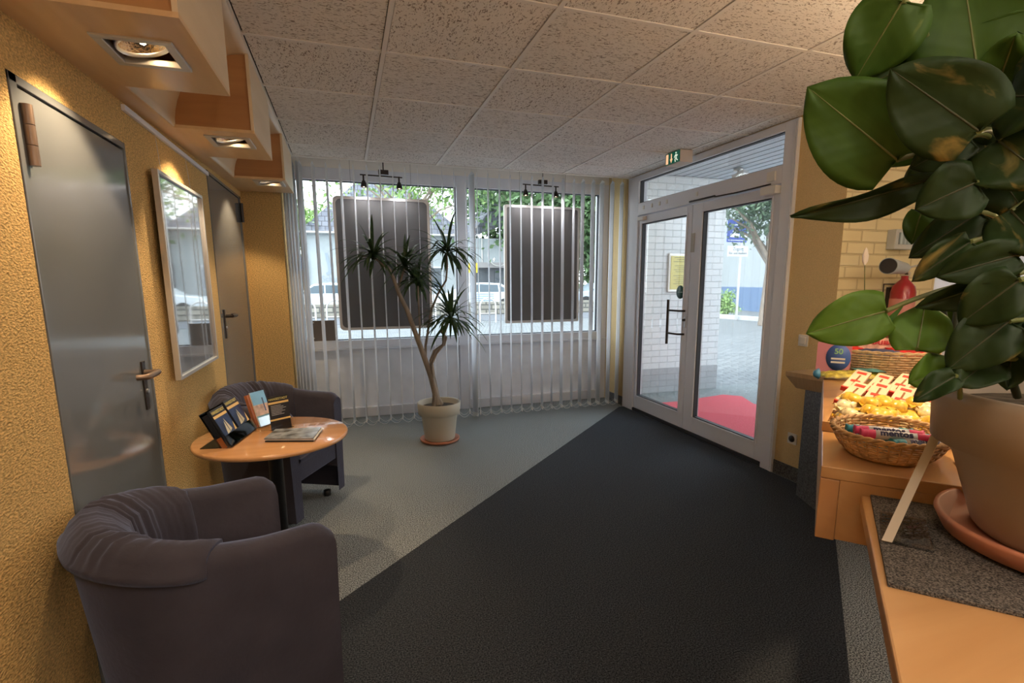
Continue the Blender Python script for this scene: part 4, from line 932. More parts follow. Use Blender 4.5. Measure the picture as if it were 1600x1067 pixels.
LV = [((1410, 2, .98), (1335, 127, .98), 108, PLEAF, .1, .08, 0, (1452, 68, 1.02)),
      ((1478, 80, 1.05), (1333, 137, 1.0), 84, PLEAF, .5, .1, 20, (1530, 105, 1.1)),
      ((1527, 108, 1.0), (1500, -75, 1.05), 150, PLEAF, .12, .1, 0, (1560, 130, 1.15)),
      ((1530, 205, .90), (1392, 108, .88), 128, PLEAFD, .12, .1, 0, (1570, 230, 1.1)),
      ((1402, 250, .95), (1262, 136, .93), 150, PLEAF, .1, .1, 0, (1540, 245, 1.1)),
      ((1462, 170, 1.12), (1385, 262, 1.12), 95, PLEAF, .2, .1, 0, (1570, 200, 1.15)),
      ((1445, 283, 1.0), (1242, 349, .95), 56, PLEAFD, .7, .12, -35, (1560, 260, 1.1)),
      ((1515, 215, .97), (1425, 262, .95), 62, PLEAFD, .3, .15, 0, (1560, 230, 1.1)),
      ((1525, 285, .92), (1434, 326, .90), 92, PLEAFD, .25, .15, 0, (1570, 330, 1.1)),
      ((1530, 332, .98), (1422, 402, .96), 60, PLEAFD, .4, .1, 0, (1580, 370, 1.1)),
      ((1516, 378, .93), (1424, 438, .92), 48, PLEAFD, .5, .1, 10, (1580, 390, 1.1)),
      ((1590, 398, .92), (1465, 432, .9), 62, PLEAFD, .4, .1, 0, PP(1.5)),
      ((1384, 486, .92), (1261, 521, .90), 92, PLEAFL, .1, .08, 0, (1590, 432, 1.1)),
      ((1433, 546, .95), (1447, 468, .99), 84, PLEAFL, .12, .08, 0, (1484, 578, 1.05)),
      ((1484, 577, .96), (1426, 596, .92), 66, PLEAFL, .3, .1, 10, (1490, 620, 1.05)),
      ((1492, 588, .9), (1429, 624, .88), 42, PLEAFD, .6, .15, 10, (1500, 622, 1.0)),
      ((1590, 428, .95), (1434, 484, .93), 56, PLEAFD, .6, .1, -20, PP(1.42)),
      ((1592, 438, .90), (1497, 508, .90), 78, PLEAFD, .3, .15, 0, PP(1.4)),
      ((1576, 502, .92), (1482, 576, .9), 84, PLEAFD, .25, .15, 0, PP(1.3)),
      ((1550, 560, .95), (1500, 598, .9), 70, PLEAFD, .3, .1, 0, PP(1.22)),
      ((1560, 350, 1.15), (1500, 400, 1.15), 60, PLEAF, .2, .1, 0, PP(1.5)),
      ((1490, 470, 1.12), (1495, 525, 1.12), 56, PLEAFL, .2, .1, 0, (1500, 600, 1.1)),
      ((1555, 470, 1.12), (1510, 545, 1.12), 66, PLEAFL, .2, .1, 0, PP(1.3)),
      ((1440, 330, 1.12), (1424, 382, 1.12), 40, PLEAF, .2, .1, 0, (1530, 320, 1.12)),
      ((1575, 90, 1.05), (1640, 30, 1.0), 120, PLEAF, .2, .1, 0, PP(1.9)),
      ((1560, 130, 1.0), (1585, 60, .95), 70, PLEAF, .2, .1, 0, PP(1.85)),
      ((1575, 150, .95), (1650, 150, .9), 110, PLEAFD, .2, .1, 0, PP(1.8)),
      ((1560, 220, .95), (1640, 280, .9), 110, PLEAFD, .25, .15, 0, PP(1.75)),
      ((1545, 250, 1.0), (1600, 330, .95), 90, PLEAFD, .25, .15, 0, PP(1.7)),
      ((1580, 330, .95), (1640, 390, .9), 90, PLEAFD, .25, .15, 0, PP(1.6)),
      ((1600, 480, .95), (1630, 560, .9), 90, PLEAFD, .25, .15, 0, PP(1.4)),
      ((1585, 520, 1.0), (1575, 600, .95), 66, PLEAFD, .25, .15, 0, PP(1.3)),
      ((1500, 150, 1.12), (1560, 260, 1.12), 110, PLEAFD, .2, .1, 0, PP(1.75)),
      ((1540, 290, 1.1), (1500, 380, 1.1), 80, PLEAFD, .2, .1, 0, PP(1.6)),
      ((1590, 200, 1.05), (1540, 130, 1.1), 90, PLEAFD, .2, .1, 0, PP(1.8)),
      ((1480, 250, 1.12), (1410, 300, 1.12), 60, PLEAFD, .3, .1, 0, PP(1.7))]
for L_ in LV: pleaf(L_[0], L_[1], L_[2], L_[3], L_[4], L_[5], L_[6], petiole=L_[7])
rl = random.Random(12); cnt = 0
def topx(P):
    d = P-O3(); z = d.dot(fw); return CX+FPX*d.dot(rt)/z if z > .05 else 9999
while cnt < 30:
    az = rl.uniform(0, 6.283); z0 = rl.uniform(1.3, 2.0); rr = rl.uniform(.1, .2); ln = rl.uniform(.11, .17)
    dr_ = Vector((math.cos(az), math.sin(az), 0)); a_ = PP(z0)+dr_*rr; b_ = a_+dr_*ln+Vector((0, 0, rl.uniform(-.09, .03)))
    if topx(a_) < 1600 or topx(b_) < 1610: continue
    cnt += 1; d = b_-a_; L = d.length; y = d.normalized(); z = (Vector((0, 0, 1))-y*y.z).normalized(); x = y.cross(z)
    M = Matrix((x, y, z)).transposed().to_4x4(); M.translation = a_
    o = MB().grid(heart(L, L*.85, .2, .15)).build('leaf', [PLEAF, PLEAFD][cnt % 2], t, solid=.0009); o.matrix_local = Matrix.Translation(-wloc(t)) @ M
    MB().tube([PP(z0-.06), PP(z0)+dr_*rr*.5, a_], .003, 6).build('petiole', GSTEM, t)
for pts in ([(1484, 622, 1.05), (1486, 575, 1.05), (1492, 520, 1.02), (1498, 470, 1.05), (1505, 420, 1.1), (1530, 330, 1.12), (1520, 240, 1.12), (1460, 90, 1.05), (1420, 20, 1.0)],
            [(1590, 620, 1.1), (1570, 560, 1.05), (1540, 520, 1.05)], [(1470, 465, 1.05), (1475, 500, 1.05), (1492, 520, 1.03)]):
    MB().tube([atr(*p) for p in pts], .0055, 8).build('vine_stem', BSTEM, t)

# ------------------------------------------------------------------ baskets
def basket(name, c, a, b, h, flare, rz, m_, label, rows_=9, stakes=34):
    t = thing(name, c, label, 'basket'); M = Matrix.Translation(c) @ Matrix.Rotation(rz, 4, 'Z'); N = 96
    for k in range(rows_):
        f = k/(rows_-1); sc_ = 1-flare+flare*f**.7; z = .008+h*f; ph = (k % 2)*math.pi
        pts = [M @ Vector(((a*sc_+.0022*math.cos(stakes/2*th+ph))*math.cos(th), (b*sc_+.0022*math.cos(stakes/2*th+ph))*math.sin(th), z)) for th in [2*math.pi*i/N for i in range(N)]]
        if k == 0: wv = MB()
        wv.tube(pts, h/(rows_-1)*.42, 5, closed=True)
    wv.build('weave', m_, t)
    rim = MB()
    for ph in (0, math.pi):
        pts = [M @ Vector(((a+.003*math.cos(18*th+ph))*math.cos(th), (b+.003*math.cos(18*th+ph))*math.sin(th), h+.012+.003*math.sin(18*th+ph))) for th in [2*math.pi*i/120 for i in range(120)]]
        rim.tube(pts, .0035, 6, closed=True)
    rim.build('rim', m_, t)
    sk = MB()
    for i in range(stakes):
        th = 2*math.pi*i/stakes; sk.tube([M @ Vector((a*(1-flare+flare*f**.7)*math.cos(th), b*(1-flare+flare*f**.7)*math.sin(th), .006+h*f)) for f in (0, .25, .5, .75, 1)], .0022, 5)
    sk.build('stakes', m_, t)
    MB().lathe([(0, .003), (1, .003), (1, .008), (0, .008)], n=40, M=M @ Matrix.Diagonal((a*(1-flare), b*(1-flare), 1, 1))).build('bottom', m_, t)
    return M
cb = uv(1.332, .146); vang = math.atan2(V.y, V.x)
MBK = basket('sweets_basket', Vector((cb.x, cb.y, 1.0)), .106, .122, .042, .26, vang, WICKER, 'small oval wicker basket of wrapped chew rolls at the front of the maple plinth')
# mint rolls
ROLLW = mat('roll_wrapper', (.7, .72, .78), .3); ROLLT = mat('roll_teal', (.03, .3, .42), .3); ROLLP = mat('roll_pink', (.75, .06, .2), .3); ROLLN = mat('roll_navy', (.03, .03, .12), .4)
rolls = [(-.018, .012, .046, 10, ROLLT), (-.004, -.018, .052, 8, ROLLP), (.006, -.048, .053, 8, ROLLP), (.05, -.012, .041, 26, ROLLT), (.052, -.045, .043, 28, ROLLT), (.03, .02, .036, 18, ROLLT), (.0, .045, .024, 12, ROLLT), (.045, .045, .03, 22, ROLLP), (.03, -.03, .020, 20, ROLLT), (.0, .0, .016, 5, ROLLT), (.04, .06, .022, 15, ROLLT)]
for k, (x, y, z, ang, m_) in enumerate(rolls):
    t = thing('chew_roll', MBK @ Vector((x, y, z)), ['', ''][0] or 'wrapped chew roll with %s ends lying in the small oval basket' % ('pink' if m_ is ROLLP else 'teal blue'), 'sweets', 'pink ended chew rolls in the small basket' if m_ is ROLLP else 'teal ended chew rolls in the small basket')
    M = MBK @ Matrix.Translation((x, y, z)) @ Matrix.Rotation(R(ang), 4, 'Z') @ Matrix.Rotation(R(90), 4, 'Y')
    L = .1; r = .0095
    MB().lathe([(0, -L/2), (r, -L/2), (r, L/2), (0, L/2)], n=18, M=M).build('wrapper', ROLLW, t)
    for s in (-1, 1): MB().lathe([(r*1.03, s*L*.5), (r*1.08, s*L*.38), (r*1.03, s*L*.36)], n=18, M=M).build('wrapper_end', m_, t); MB().lathe([(r*1.02, s*L*.5), (r*.9, s*(L*.5+.006)), (r*1.2, s*(L*.5+.012)), (0, s*(L*.5+.008))], n=9, M=M).build('twist', m_, t)
    if k < 6:
        Mt = MBK @ Matrix.Translation((x, y, z)) @ Matrix.Rotation(R(ang), 4, 'Z')
        Mt = Mt @ Matrix.Rotation(R(48), 4, 'X') @ Matrix.Translation((0, 0, r+.0004))
        text('wrapper_text', 'mentos', .019, ROLLN, Mt, t, bold=.0006)

# sweets tray
tA, tB = atz(1285, 660, 1.022), atz(1314, 607, 1.022); tU = (tB-tA); tU.z = 0; tL = tU.length; tU.normalize(); tV = Vector((tU.y, -tU.x, 0)); TWd = .40
MT = frame_on(Vector((tA.x, tA.y, 1.001)), tU, -tV)
def tb_(a, b): return B((a[0], -b[1], a[2]), (b[0], -a[1], b[2]), MT)
t = thing('sweets_tray', MT.translation.copy(), 'shallow maple tray filled with chocolate bars and wrapped sweets on the plinth', 'tray')
tb_((0, 0, 0), (tL, TWd, .006)).build('tray_floor', COUNTW, t); tb_((0, 0, .006), (tL, .01, .024)).build('tray_side', COUNTW, t); tb_((0, TWd-.01, .006), (tL, TWd, .024)).build('tray_side', COUNTW, t); tb_((0, .01, .006), (.01, TWd-.01, .024)).build('tray_front', COUNTW, t); tb_((tL-.01, .01, .006), (tL, TWd-.01, .024)).build('tray_back', COUNTW, t)
BARO = mat('bar_cream', (.8, .55, .38), .35); BARR = mat('bar_red', (.65, .05, .03), .35); WY = mat('wrapper_yellow', (.8, .48, .06), .25, noise=(60, .35, 3, (1, 1, 1))); WP = mat('wrapper_pale', (.85, .66, .4), .25, noise=(80, .4, 3, (1, 1, 1))); BROWN = mat('bar_brown', (.25, .09, .03), .4)
kb = 0
for r_ in range(7):
    for c_ in range(2):
        x = .275+c_*.13; y = .045+r_*.056; z = .050+.006*((r_+c_) % 2)+.012*c_
        if x > tL-.08: continue
        M = MT @ Matrix.Translation((x, -y, z)) @ Matrix.Rotation(R(random.uniform(-4, 4)-9), 4, 'Z') @ Matrix.Rotation(R(-9), 4, 'Y') @ Matrix.Rotation(R(10), 4, 'X')
        t2 = thing('chocolate_bar', M.translation.copy(), 'cream and red chocolate bar lying in the rear half of the sweets tray', 'sweets', 'chocolate bars in the sweets tray')
        B((-.092, -.021, -.006), (.092, .021, .006), M).build('wrapper', BARO, t2, bevel=.002)
        B((-.06, -.003, .0062), (.04, .002, .0068), M).build('stripe', BROWN, t2); B((.052, -.013, .0062), (.072, .013, .0068), M).build('square_mark', BARR, t2); B((-.03, -.012, .0064), (-.012, .012, .007), M).build('round_mark', BARR, t2); B((-.0925, -.0215, -.0065), (-.084, .0215, .0065), M).build('red_end', BARR, t2)
wr = []
def sweet(M, m_, s=1):
    mb = MB(); mb.lathe([(0, -.02*s), (.009*s, -.017*s), (.012*s, 0), (.009*s, .017*s), (0, .02*s)], n=10, M=M @ Matrix.Rotation(R(90), 4, 'Y'), sy=1.2)
    for q_ in (-1, 1):
        fan = [M @ Vector((q_*.017*s, 0, 0))]+[M @ Vector((q_*.032*s, (-.013+.0065*i)*s, (.003 if i % 2 else -.003)*s)) for i in range(5)]
        mb.add(fan, [(0, i, i+1) for i in range(1, 5)])
    return mb
random.seed(3)
for k in range(64):
    x = random.uniform(.035, .21); y = random.uniform(.035, .33); lay = k % 3+(1 if x > .1 else 0)
    M = MT @ Matrix.Translation((x, -y, .018+lay*.013)) @ Matrix.Rotation(R(random.uniform(-50, 50)), 4, 'Z') @ Matrix.Rotation(R(random.uniform(-20, 20)), 4, 'X')
    m_ = [WY, WP, WY][k % 3]; o = sweet(M, m_, 1.5).build('wrapped_sweet', m_, origin=M.translation)
    o.data.transform(Matrix.Identity(4))
    cn = 'golden yellow' if m_ is WY else 'pale gold'
    tag(o, '%s twist-wrapped caramel sweet heaped in the front half of the tray' % cn, 'sweets', '%s caramels in the sweets tray' % cn)
# bag of sweets
bc = atz(1335, 590, 1.004); t = thing('sweets_bag', bc, 'small clear bag with blue and yellow label at the far left of the plinth', 'sweets bag')
Mb = Matrix.Translation(bc) @ Matrix.Rotation(vang+.35, 4, 'Z')
P = []
for i in range(13):
    row = []
    for j in range(9):
        u, v = i/12*2-1, j/8*2-1; hgt = .02*max(0, (1-u*u))**.5*max(0, (1-v*v))**.5; row.append(Mb @ Vector((u*.12, v*.05, .006+hgt+.003*math.sin(i*2.3+j*1.7))))
    P.append(row)
MB().grid(P).build('bag_film', mat('bag_yellow', (.75, .55, .08), .25, noise=(40, .6, 4, (1, 1, 1))), t, solid=.001)
B((-.0, -.04, .03), (.09, .04, .0315), Mb @ Matrix.Rotation(R(0), 4, 'Y')).build('label', mat('bag_label', (.1, .4, .4), .3, noise=(40, .7, 3, (1, 1, 1))), t)
MB().lathe([(0, 0), (.022, .004), (.012, .02), (0, .024)], (0, 0, 0), 9, M=Mb @ Matrix.Translation((-.125, 0, .012)) @ Matrix.Rotation(R(-90), 4, 'Y')).build('twist_end', mat('bag_blue', (.08, .3, .5), .3), t)
# big basket with sweets bags
hc = atz(1369, 586, .99); hc = Vector((hc.x, hc.y, .986))
dd = math.hypot(hc.x, hc.y)
MHB = basket('sweets_basket', hc, .195, .14, .1, .32, vang, WICKERL, 'large oval wicker basket of red sweet bags behind the bag of sweets', 11, 44)
REDB = mat('bag_red', (.6, .02, .02), .3, noise=(30, .3, 3, (1, 1, 1))); PINKB = mat('bag_cream_red', (.75, .4, .32), .3, noise=(40, .4, 3, (1, 1, 1))); NAVB = mat('bag_navy', (.05, .08, .2), .3)
for k, (x, y, z, rx, rz, m_, lb) in enumerate([(-.1, .0, .10, 15, 10, REDB, 'red sweet bag at the left of the large basket'), (.0, -.06, .10, 10, -5, NAVB, 'dark blue sweet bag at the front of the large basket'), (.1, -.02, .105, 18, 15, REDB, 'red sweet bag at the right of the large basket'), (-.0, .03, .125, 35, -8, PINKB, 'cream and red lettered sweet bag on top of the large basket'), (.06, .06, .115, 30, 5, REDB, 'red sweet bag at the back of the large basket')]):
    M = MHB @ Matrix.Translation((x, y, z)) @ Matrix.Rotation(R(rz), 4, 'Z') @ Matrix.Rotation(R(rx), 4, 'X'); t = thing('sweet_bag', M.translation.copy(), lb, 'sweets bag', 'bags in the large basket')
    P = []
    for i in range(11):
        P.append([M @ Vector(((i/10*2-1)*.075, (j/8*2-1)*.045, .012*max(0, 1-(i/5-1)**2)**.5*max(0, 1-(j/4-1)**2)**.5+.002*math.sin(i*3+j*2))) for j in range(9)])
    P2_ = [[p-Vector((0, 0, .004)) for p in r_] for r_ in P]
    MB().grid(P).build('wrapper', m_, t, solid=.002)
    if m_ is PINKB: text('bag_text', 'HARIBO', .034, mat('haribo_red', (.45, .02, .03), .4), M @ Matrix.Translation((0, -.005, .0165)), t, bold=.0012)
# round info card
k0 = atz(1273, 581, .99); cc = atr(1304, 560, (hc-O3()).length*.93)
MC = frame_on(cc, V, (0, 0, 1)); t = thing('info_card', cc-Vector((0, 0, .06)), 'pink card with a blue oval emblem standing at the far left end of the plinth', 'card')
B((-.062, -.055, -.003), (.055, .062, 0), MC).build('card', mat('pink_card', (.62, .25, .3), .5), t)
MB().lathe([(0, 0), (.042, 0), (.042, .002), (0, .002)], n=36, sy=1.25, M=MC @ Matrix.Translation((.012, .005, 0))).build('oval', mat('blue_oval', (.06, .13, .4), .4), t)
text('card_text', '50', .03, mat('card_green', (.3, .6, .3), .5), MC @ Matrix.Translation((.012, .028, .003)), t, bold=.0008)
for k in range(2): B((-.012, -.004-k*.014, .002), (.036, .003-k*.014, .003), MC).build('text_line', PLASTW, t)
foot = B((-.055, -.065, -.02), (.05, -.056, .02), MC).build('card_foot', ACRYL, t)
# peace lily behind the basket
pc = Vector((hc.x+.12, hc.y+.14, .986))
t = thing('potted_peace_lily', pc, 'small peace lily with one white flower behind the large wicker basket', 'potted plant')
MB().lathe([(0, 0), (.05, 0), (.065, .1), (.06, .1), (0, .09)], pc, 28).build('pot', PLASTW, t)
LG = leafmat('lily_leaf', (.1, .26, .05), (.2, .4, .1), .7)
rnd = random.Random(5)
for k in range(26):
    az = rnd.uniform(0, 6.28); el = R(rnd.uniform(15, 75)); L = rnd.uniform(.13, .24); d = Vector((math.cos(az)*math.cos(el), math.sin(az)*math.cos(el), math.sin(el))); side = d.cross(Vector((0, 0, 1))).normalized()
    p = pc+Vector((0, 0, .09)); rows = []
    for i in range(9):
        u = i/8; ww = .0012 if u < .3 else .024*math.sin(math.pi*(u-.3)/.7)+.001; rows.append([p-side*ww, p+Vector((0, 0, -.003)), p+side*ww]); d = (d+Vector((0, 0, -.09*u))).normalized(); p = p+d*L/8
    MB().grid(rows).build('leaf', LG, t)
ft = atr(1352, 403, (pc-O3()).length*.98); MB().tube([pc+Vector((0, 0, .09)), (pc+ft)/2+Vector((-.01, 0, .03)), ft-Vector((0, 0, .02))], .002, 6).build('flower_stalk', GSTEM, t)
MB().lathe([(0, -.035), (.014, -.015), (.017, .01), (.008, .035), (0, .045)], ft, 12, sx=1, sy=.5).build('white_spathe', translmat('spathe', (.8, .75, .7)), t)

# ------------------------------------------------------------------ on the brick wall: meter box + extinguisher
YBk = 2.456
t = thing('thermostat_box', (3.44, YBk, 1.6), 'grey-white fuse box with a clear window on the cream brick wall', 'wall box')
a, b = aty(1399, 358, YBk-.05), aty(1424, 390, YBk-.05)
B((a.x, YBk-.06, b.z), (b.x+.02, YBk-.001, a.z)).build('housing', mat('box_grey', (.5, .53, .54), .5), t, bevel=.004)
B((a.x+.025, YBk-.066, b.z+.03), (b.x+.0, YBk-.06, a.z-.02)).build('clear_lid', mat('box_lid', (.35, .45, .5), .2, noise=(60, .5, 1, (1, 0, 0))), t)
ex = aty(1413, 440, YBk-.09)
t = thing('fire_extinguisher', (ex.x, YBk-.09, ex.z-.35), 'red fire extinguisher with black and grey nozzle mounted on the cream brick wall', 'fire extinguisher')
zt = ex.z+.015
MB().lathe([(0, -.42), (.062, -.42), (.068, -.40), (.068, -.08), (.06, -.045), (.035, -.015), (.02, 0), (.02, .02), (0, .02)], (ex.x, YBk-.09, zt), 32).build('cylinder', REDP, t)
MB().lathe([(.0690, -.30), (.0690, -.12)], (ex.x, YBk-.09, zt), 32).build('label_band', mat('band_pale', (.6, .25, .22), .5), t)
B((ex.x-.018, YBk-.11, zt+.02), (ex.x+.018, YBk-.07, zt+.045)).build('valve', SILVER, t)
MB().tube([(ex.x-.01, YBk-.09, zt+.045), (ex.x+.03, YBk-.1, zt+.075), (ex.x+.09, YBk-.12, zt+.09)], .006, 6).build('carry_handle', SILVER, t)
nz0 = aty(1388, 415.5, 2.13); nz1 = aty(1412, 419, 2.32)
MB().tube([nz0, nz1], [.045, .034], 24, cap=True).build('nozzle', mat('nozzle_grey', (.35, .4, .42), .4), t); dn = (nz0-nz1).normalized(); MB().tube([nz0+dn*.0005, nz0+dn*.002], [.041, .041], 24).build('nozzle_mouth', BLACK, t)
MB().tube([nz1, Vector((ex.x, YBk-.1, zt+.03))], .01, 8).build('nozzle_arm', DARKM, t)
br = MB(); br.tube([(ex.x-.08, YBk-.02, zt-.03), (ex.x-.08, YBk-.02, zt-.2)], .004, 6); br.tube([(ex.x-.08, YBk-.02, zt-.03), (ex.x+.05, YBk-.02, zt-.03)], .004, 6); br.box((ex.x-.03, YBk-.025, zt-.3), (ex.x+.03, YBk-.001, zt-.05)); br.build('wall_bracket', DARKM, t)
# canopy over the counter
ca = thing('counter_canopy', uv(2.3, .8, 1.74), 'wooden canopy with silver fascia and lit underside over the reception counter', 'canopy')
CU0, CU1, CV0, CV1 = 1.75, 2.72, .41, 1.2
ubox(CU0, CU1, CV0+.012, CV1, 1.70, 1.76).build('wood_deck', COUNTW, ca); ubox(CU0, CU1+.012, CV0, CV0+.011, 1.69, 1.775).build('silver_fascia', mat('fascia_silver', (.55, .57, .62), .35, metal=.3), ca); ubox(CU1+.001, CU1+.012, CV0+.012, CV1, 1.69, 1.775).build('silver_fascia', MATS['fascia_silver'], ca)
for u_, v_ in ((1.8, .6), (2.6, .6), (1.8, 1.1), (2.6, 1.1)): MB().tube([uv(u_, v_, 1.76), uv(u_, v_, ZC)], .004, 6).build('suspension_rod', SILVER, ca)
for u_ in (2.0, 2.45):
    p = uv(u_, .7, 1.70); MB().lathe([(.045, 0), (.045, -.004), (.035, -.004), (.03, .0), (0, 0)], p-Vector((0, 0, .0005)), 24).build('downlight', BULB if False else SPOTM, ca)
    lamp('canopy_light', 'POINT', p-Vector((0, 0, .04)), 3.0, WARM, size=.03)
up_ = MB(); B((-.4, -.03, 0), (.4, .03, .03), MU @ Matrix.Translation((2.25, -.9, 1.762))).build('uplight_trough', ALU, ca)
lamp('canopy_uplight', 'AREA', uv(2.25, .9, 1.80), 17, WARM, rot=(math.pi, 0, 0), size=.4)
# ceiling downlight that picks out the sweets
cd = thing('ceiling_downlight', (1.25, 1.05, ZC), 'round chrome downlight in the ceiling above the sweets', 'ceiling lamp')
MB().lathe([(.06, -.006), (.075, -.004), (.078, 0)], (1.25, 1.05, ZC-.001), 32).build('trim_ring', SILVER, cd); MB().lathe([(0, -.003), (.05, -.003)], (1.25, 1.05, ZC-.001), 24).build('lamp', SPOTM, cd)
so = lamp('downlight_beam', 'SPOT', (1.25, 1.05, ZC-.02), 75, (1, .72, .42), size=.04, spot=30, blend=.4)
tgt = uv(1.65, .26, 1.0)-so.location; so.rotation_euler = tgt.to_track_quat('-Z', 'Y').to_euler()

# ================================================================== outside
struct('ground', B((-40, 5.62, -.14), (60, 60, -.02)).box((XR+.12, 2.6, -.14), (60, 5.62, -.02)), PAVE)
struct('porch_floor', B((XR+.12, 2.6, -.1), (4.6, 5.5, -.004)), mat('porch_concrete', (.5, .52, .52), .9, noise=(20, .1, 3, (1, 1, 1))))
struct('kerb', B((4.6, -1, -.1), (4.72, 5.6, -.006)), mat('kerb_pale', (.62, .65, .66), .8))
struct('wall_porch', B((XR+.1, 5.5, .3), (4.51, 5.85, 2.595)), BRICKW); struct('wall_porch_plinth', B((XR+.1, 5.495, -.1), (4.515, 5.855, .3)), BRICKG)
tag(MB().prism([(3.0, 2.9), (4.35, 2.9), (4.3, 4.6), (4.45, 4.95), (4.3, 5.1), (3.55, 4.97), (3.0, 5.0)], -.0035, .008).build('door_mat', REDMAT), 'red outdoor mat on the porch in front of the glass doors', 'mat')
sl = MB(); x = XR+.1
while x < 4.9: sl.box((x, 2.3, 2.60), (x+.105, 5.5, 2.615)); x += .128
struct('ceiling_porch', sl, SLATM); struct('ceiling_porch_void', B((XR+.1, 2.3, 2.62), (4.95, 5.85, 2.7)), mat('soffit_back', (.1, .13, .18), .8))
struct('wall_exterior', B((-1.2, 5.62, 2.62), (XR+.1, 5.7, 3.2)), RENDER)
pl_ = aty(1163, 278, 4.5)
t = thing('porch_lamp', (4.19, 4.95, 2.6), 'small grey floodlight fixed under the slatted porch ceiling', 'lamp')
MB().lathe([(0, 0), (.05, 0), (.05, -.03), (0, -.03)], (4.19, 4.95, 2.60), 20).build('mount', ALU, t); MB().tube([(4.19, 4.95, 2.57), (4.17, 4.91, 2.53)], .014, 8).build('bracket', ALU, t); MB().obox(Vector((4.15, 4.86, 2.49)), (.1, .14, .09), .3, -.3).build('housing', ALU, t)
lamp('porch_floodlight', 'SPOT', (4.12, 4.80, 2.42), 12, (.92, .97, 1), rot=(R(5), R(25), 0), size=.1, spot=160, blend=.6)
# notice case on porch wall
t = thing('notice_case', (3.87, 5.48, 1.25), 'framed yellow notice on the white brick porch wall', 'sign')
B((3.70, 5.475, 1.24), (4.05, 5.499, 1.71)).build('case', ALU, t, bevel=.012); B((3.73, 5.47, 1.275), (4.02, 5.474, 1.675)).build('yellow_sheet', mat('notice_yellow', (.75, .68, .25), .6), t)
nl = MB()
for k in range(15):
    ln = [.2, .12, .22, .0, .18, .1, .2, .15, 0, .21, .12, .19, .14, .2, .1][k]; z_ = 1.655-k*.024
    if ln: nl.box((3.875-ln/2, 5.468, z_-.003), (3.875+ln/2, 5.4698, z_+.003))
nl.build('notice_text', mat('notice_ink', (.25, .25, .15), .7), t)

def crown(c, rad, n, leaf, seed, m_, name, parent, squash=.8):
    rnd = random.Random(seed); mb = MB(); cl = []
    for k in range(max(6, n//160)):
        d = Vector((rnd.gauss(0, 1), rnd.gauss(0, 1), rnd.gauss(0, 1)*squash)).normalized()*rnd.uniform(.35, 1); cl.append(Vector(c)+Vector((d.x*rad, d.y*rad, d.z*rad*squash)))
    for k in range(n):
        q_ = rnd.choice(cl); s_ = rad*.3; p = q_+Vector((rnd.gauss(0, s_), rnd.gauss(0, s_), rnd.gauss(0, s_*.7)))
        a = Vector((rnd.uniform(-1, 1), rnd.uniform(-1, 1), rnd.uniform(-1, 1))).normalized(); b_ = a.cross(Vector((rnd.uniform(-1, 1), rnd.uniform(-1, 1), rnd.uniform(-1, 1)))).normalized(); L = leaf*rnd.uniform(.6, 1.3)
        mb.add([p-a*L, p-b_*L*.5, p+a*L, p+b_*L*.5], [(0, 1, 2, 3)])
    return mb.build(name, m_, parent)
def tree(base, h, rad, n, leaf, seed, m_, label, branches=5, squash=.8, group='trees across the street'):
    base = Vector((base[0], base[1], -.02)); t = thing('tree', base, label, 'tree', group); top = base+Vector((0, 0, h)); rnd = random.Random(seed)
    tk = MB(); tk.tube([base, base+Vector((.1, 0, h*.45)), base+Vector((0, .1, h*.8))], [.18, .14, .06], 8)
    for k in range(branches):
        az = rnd.uniform(0, 6.28); z0 = h*rnd.uniform(.4, .65); e = base+Vector((math.cos(az)*rad*.8, math.sin(az)*rad*.8, h*rnd.uniform(.75, 1.05))); tk.tube([base+Vector((.05, 0, z0)), (base+Vector((0, 0, z0))+e)/2+Vector((0, 0, .3)), e], [.08, .05, .015], 6)
    tk.build('trunk', BARK, t); crown(top, rad, n, leaf, seed, m_, 'crown', t, squash); return t
def gnd(px, py): return atz(px, py, -.02)
def on(px, dist):   # ground point under image column px, dist = Y
    p = aty(px, 440, dist); return (p.x, dist)
tree(on(645, 26), 7.0, 3.6, 5200, .13, 11, LGREEN, 'broad light green tree with open branches above the display boards', 9)
tree(on(835, 30), 6.5, 4.0, 7000, .2, 12, DGREEN, 'dense dark green tree behind the right display board', 6, 1)
tree(on(925, 30), 4.2, 3.2, 8000, .2, 13, DGREEN, 'dark bushy tree seen at the right end of the window', 6, 1.2)
tree(on(790, 36), 5.5, 2.6, 2600, .2, 17, DGREEN2, 'bluish green tree beside the slate gable', 4, 1.1)
tree(on(468, 34), 4.4, 2.0, 1800, .2, 14, LGREEN, 'bright green tree behind the white house at the left', 3)
tree(on(690, 40), 3.4, 2.4, 2600, .2, 15, LGREEN, 'bright green tree low between the houses', 3)
p = on(1190, 13.2); tree((p[0]+.2, p[1]), 3.9, 1.55, 5600, .085, 16, DGREEN2, 'full tree beside the street sign outside the doors', 4, .9)
bc = gnd(1137, 494); t = thing('shrub', bc, 'low wispy shrub at the kerb outside the doors', 'shrub')
crown(bc+Vector((0, 0, .45)), .5, 1500, .06, 21, LGREEN, 'foliage', t, .8); MB().tube([bc, bc+Vector((0, 0, .5))], .03, 6).build('stem', BARK, t)
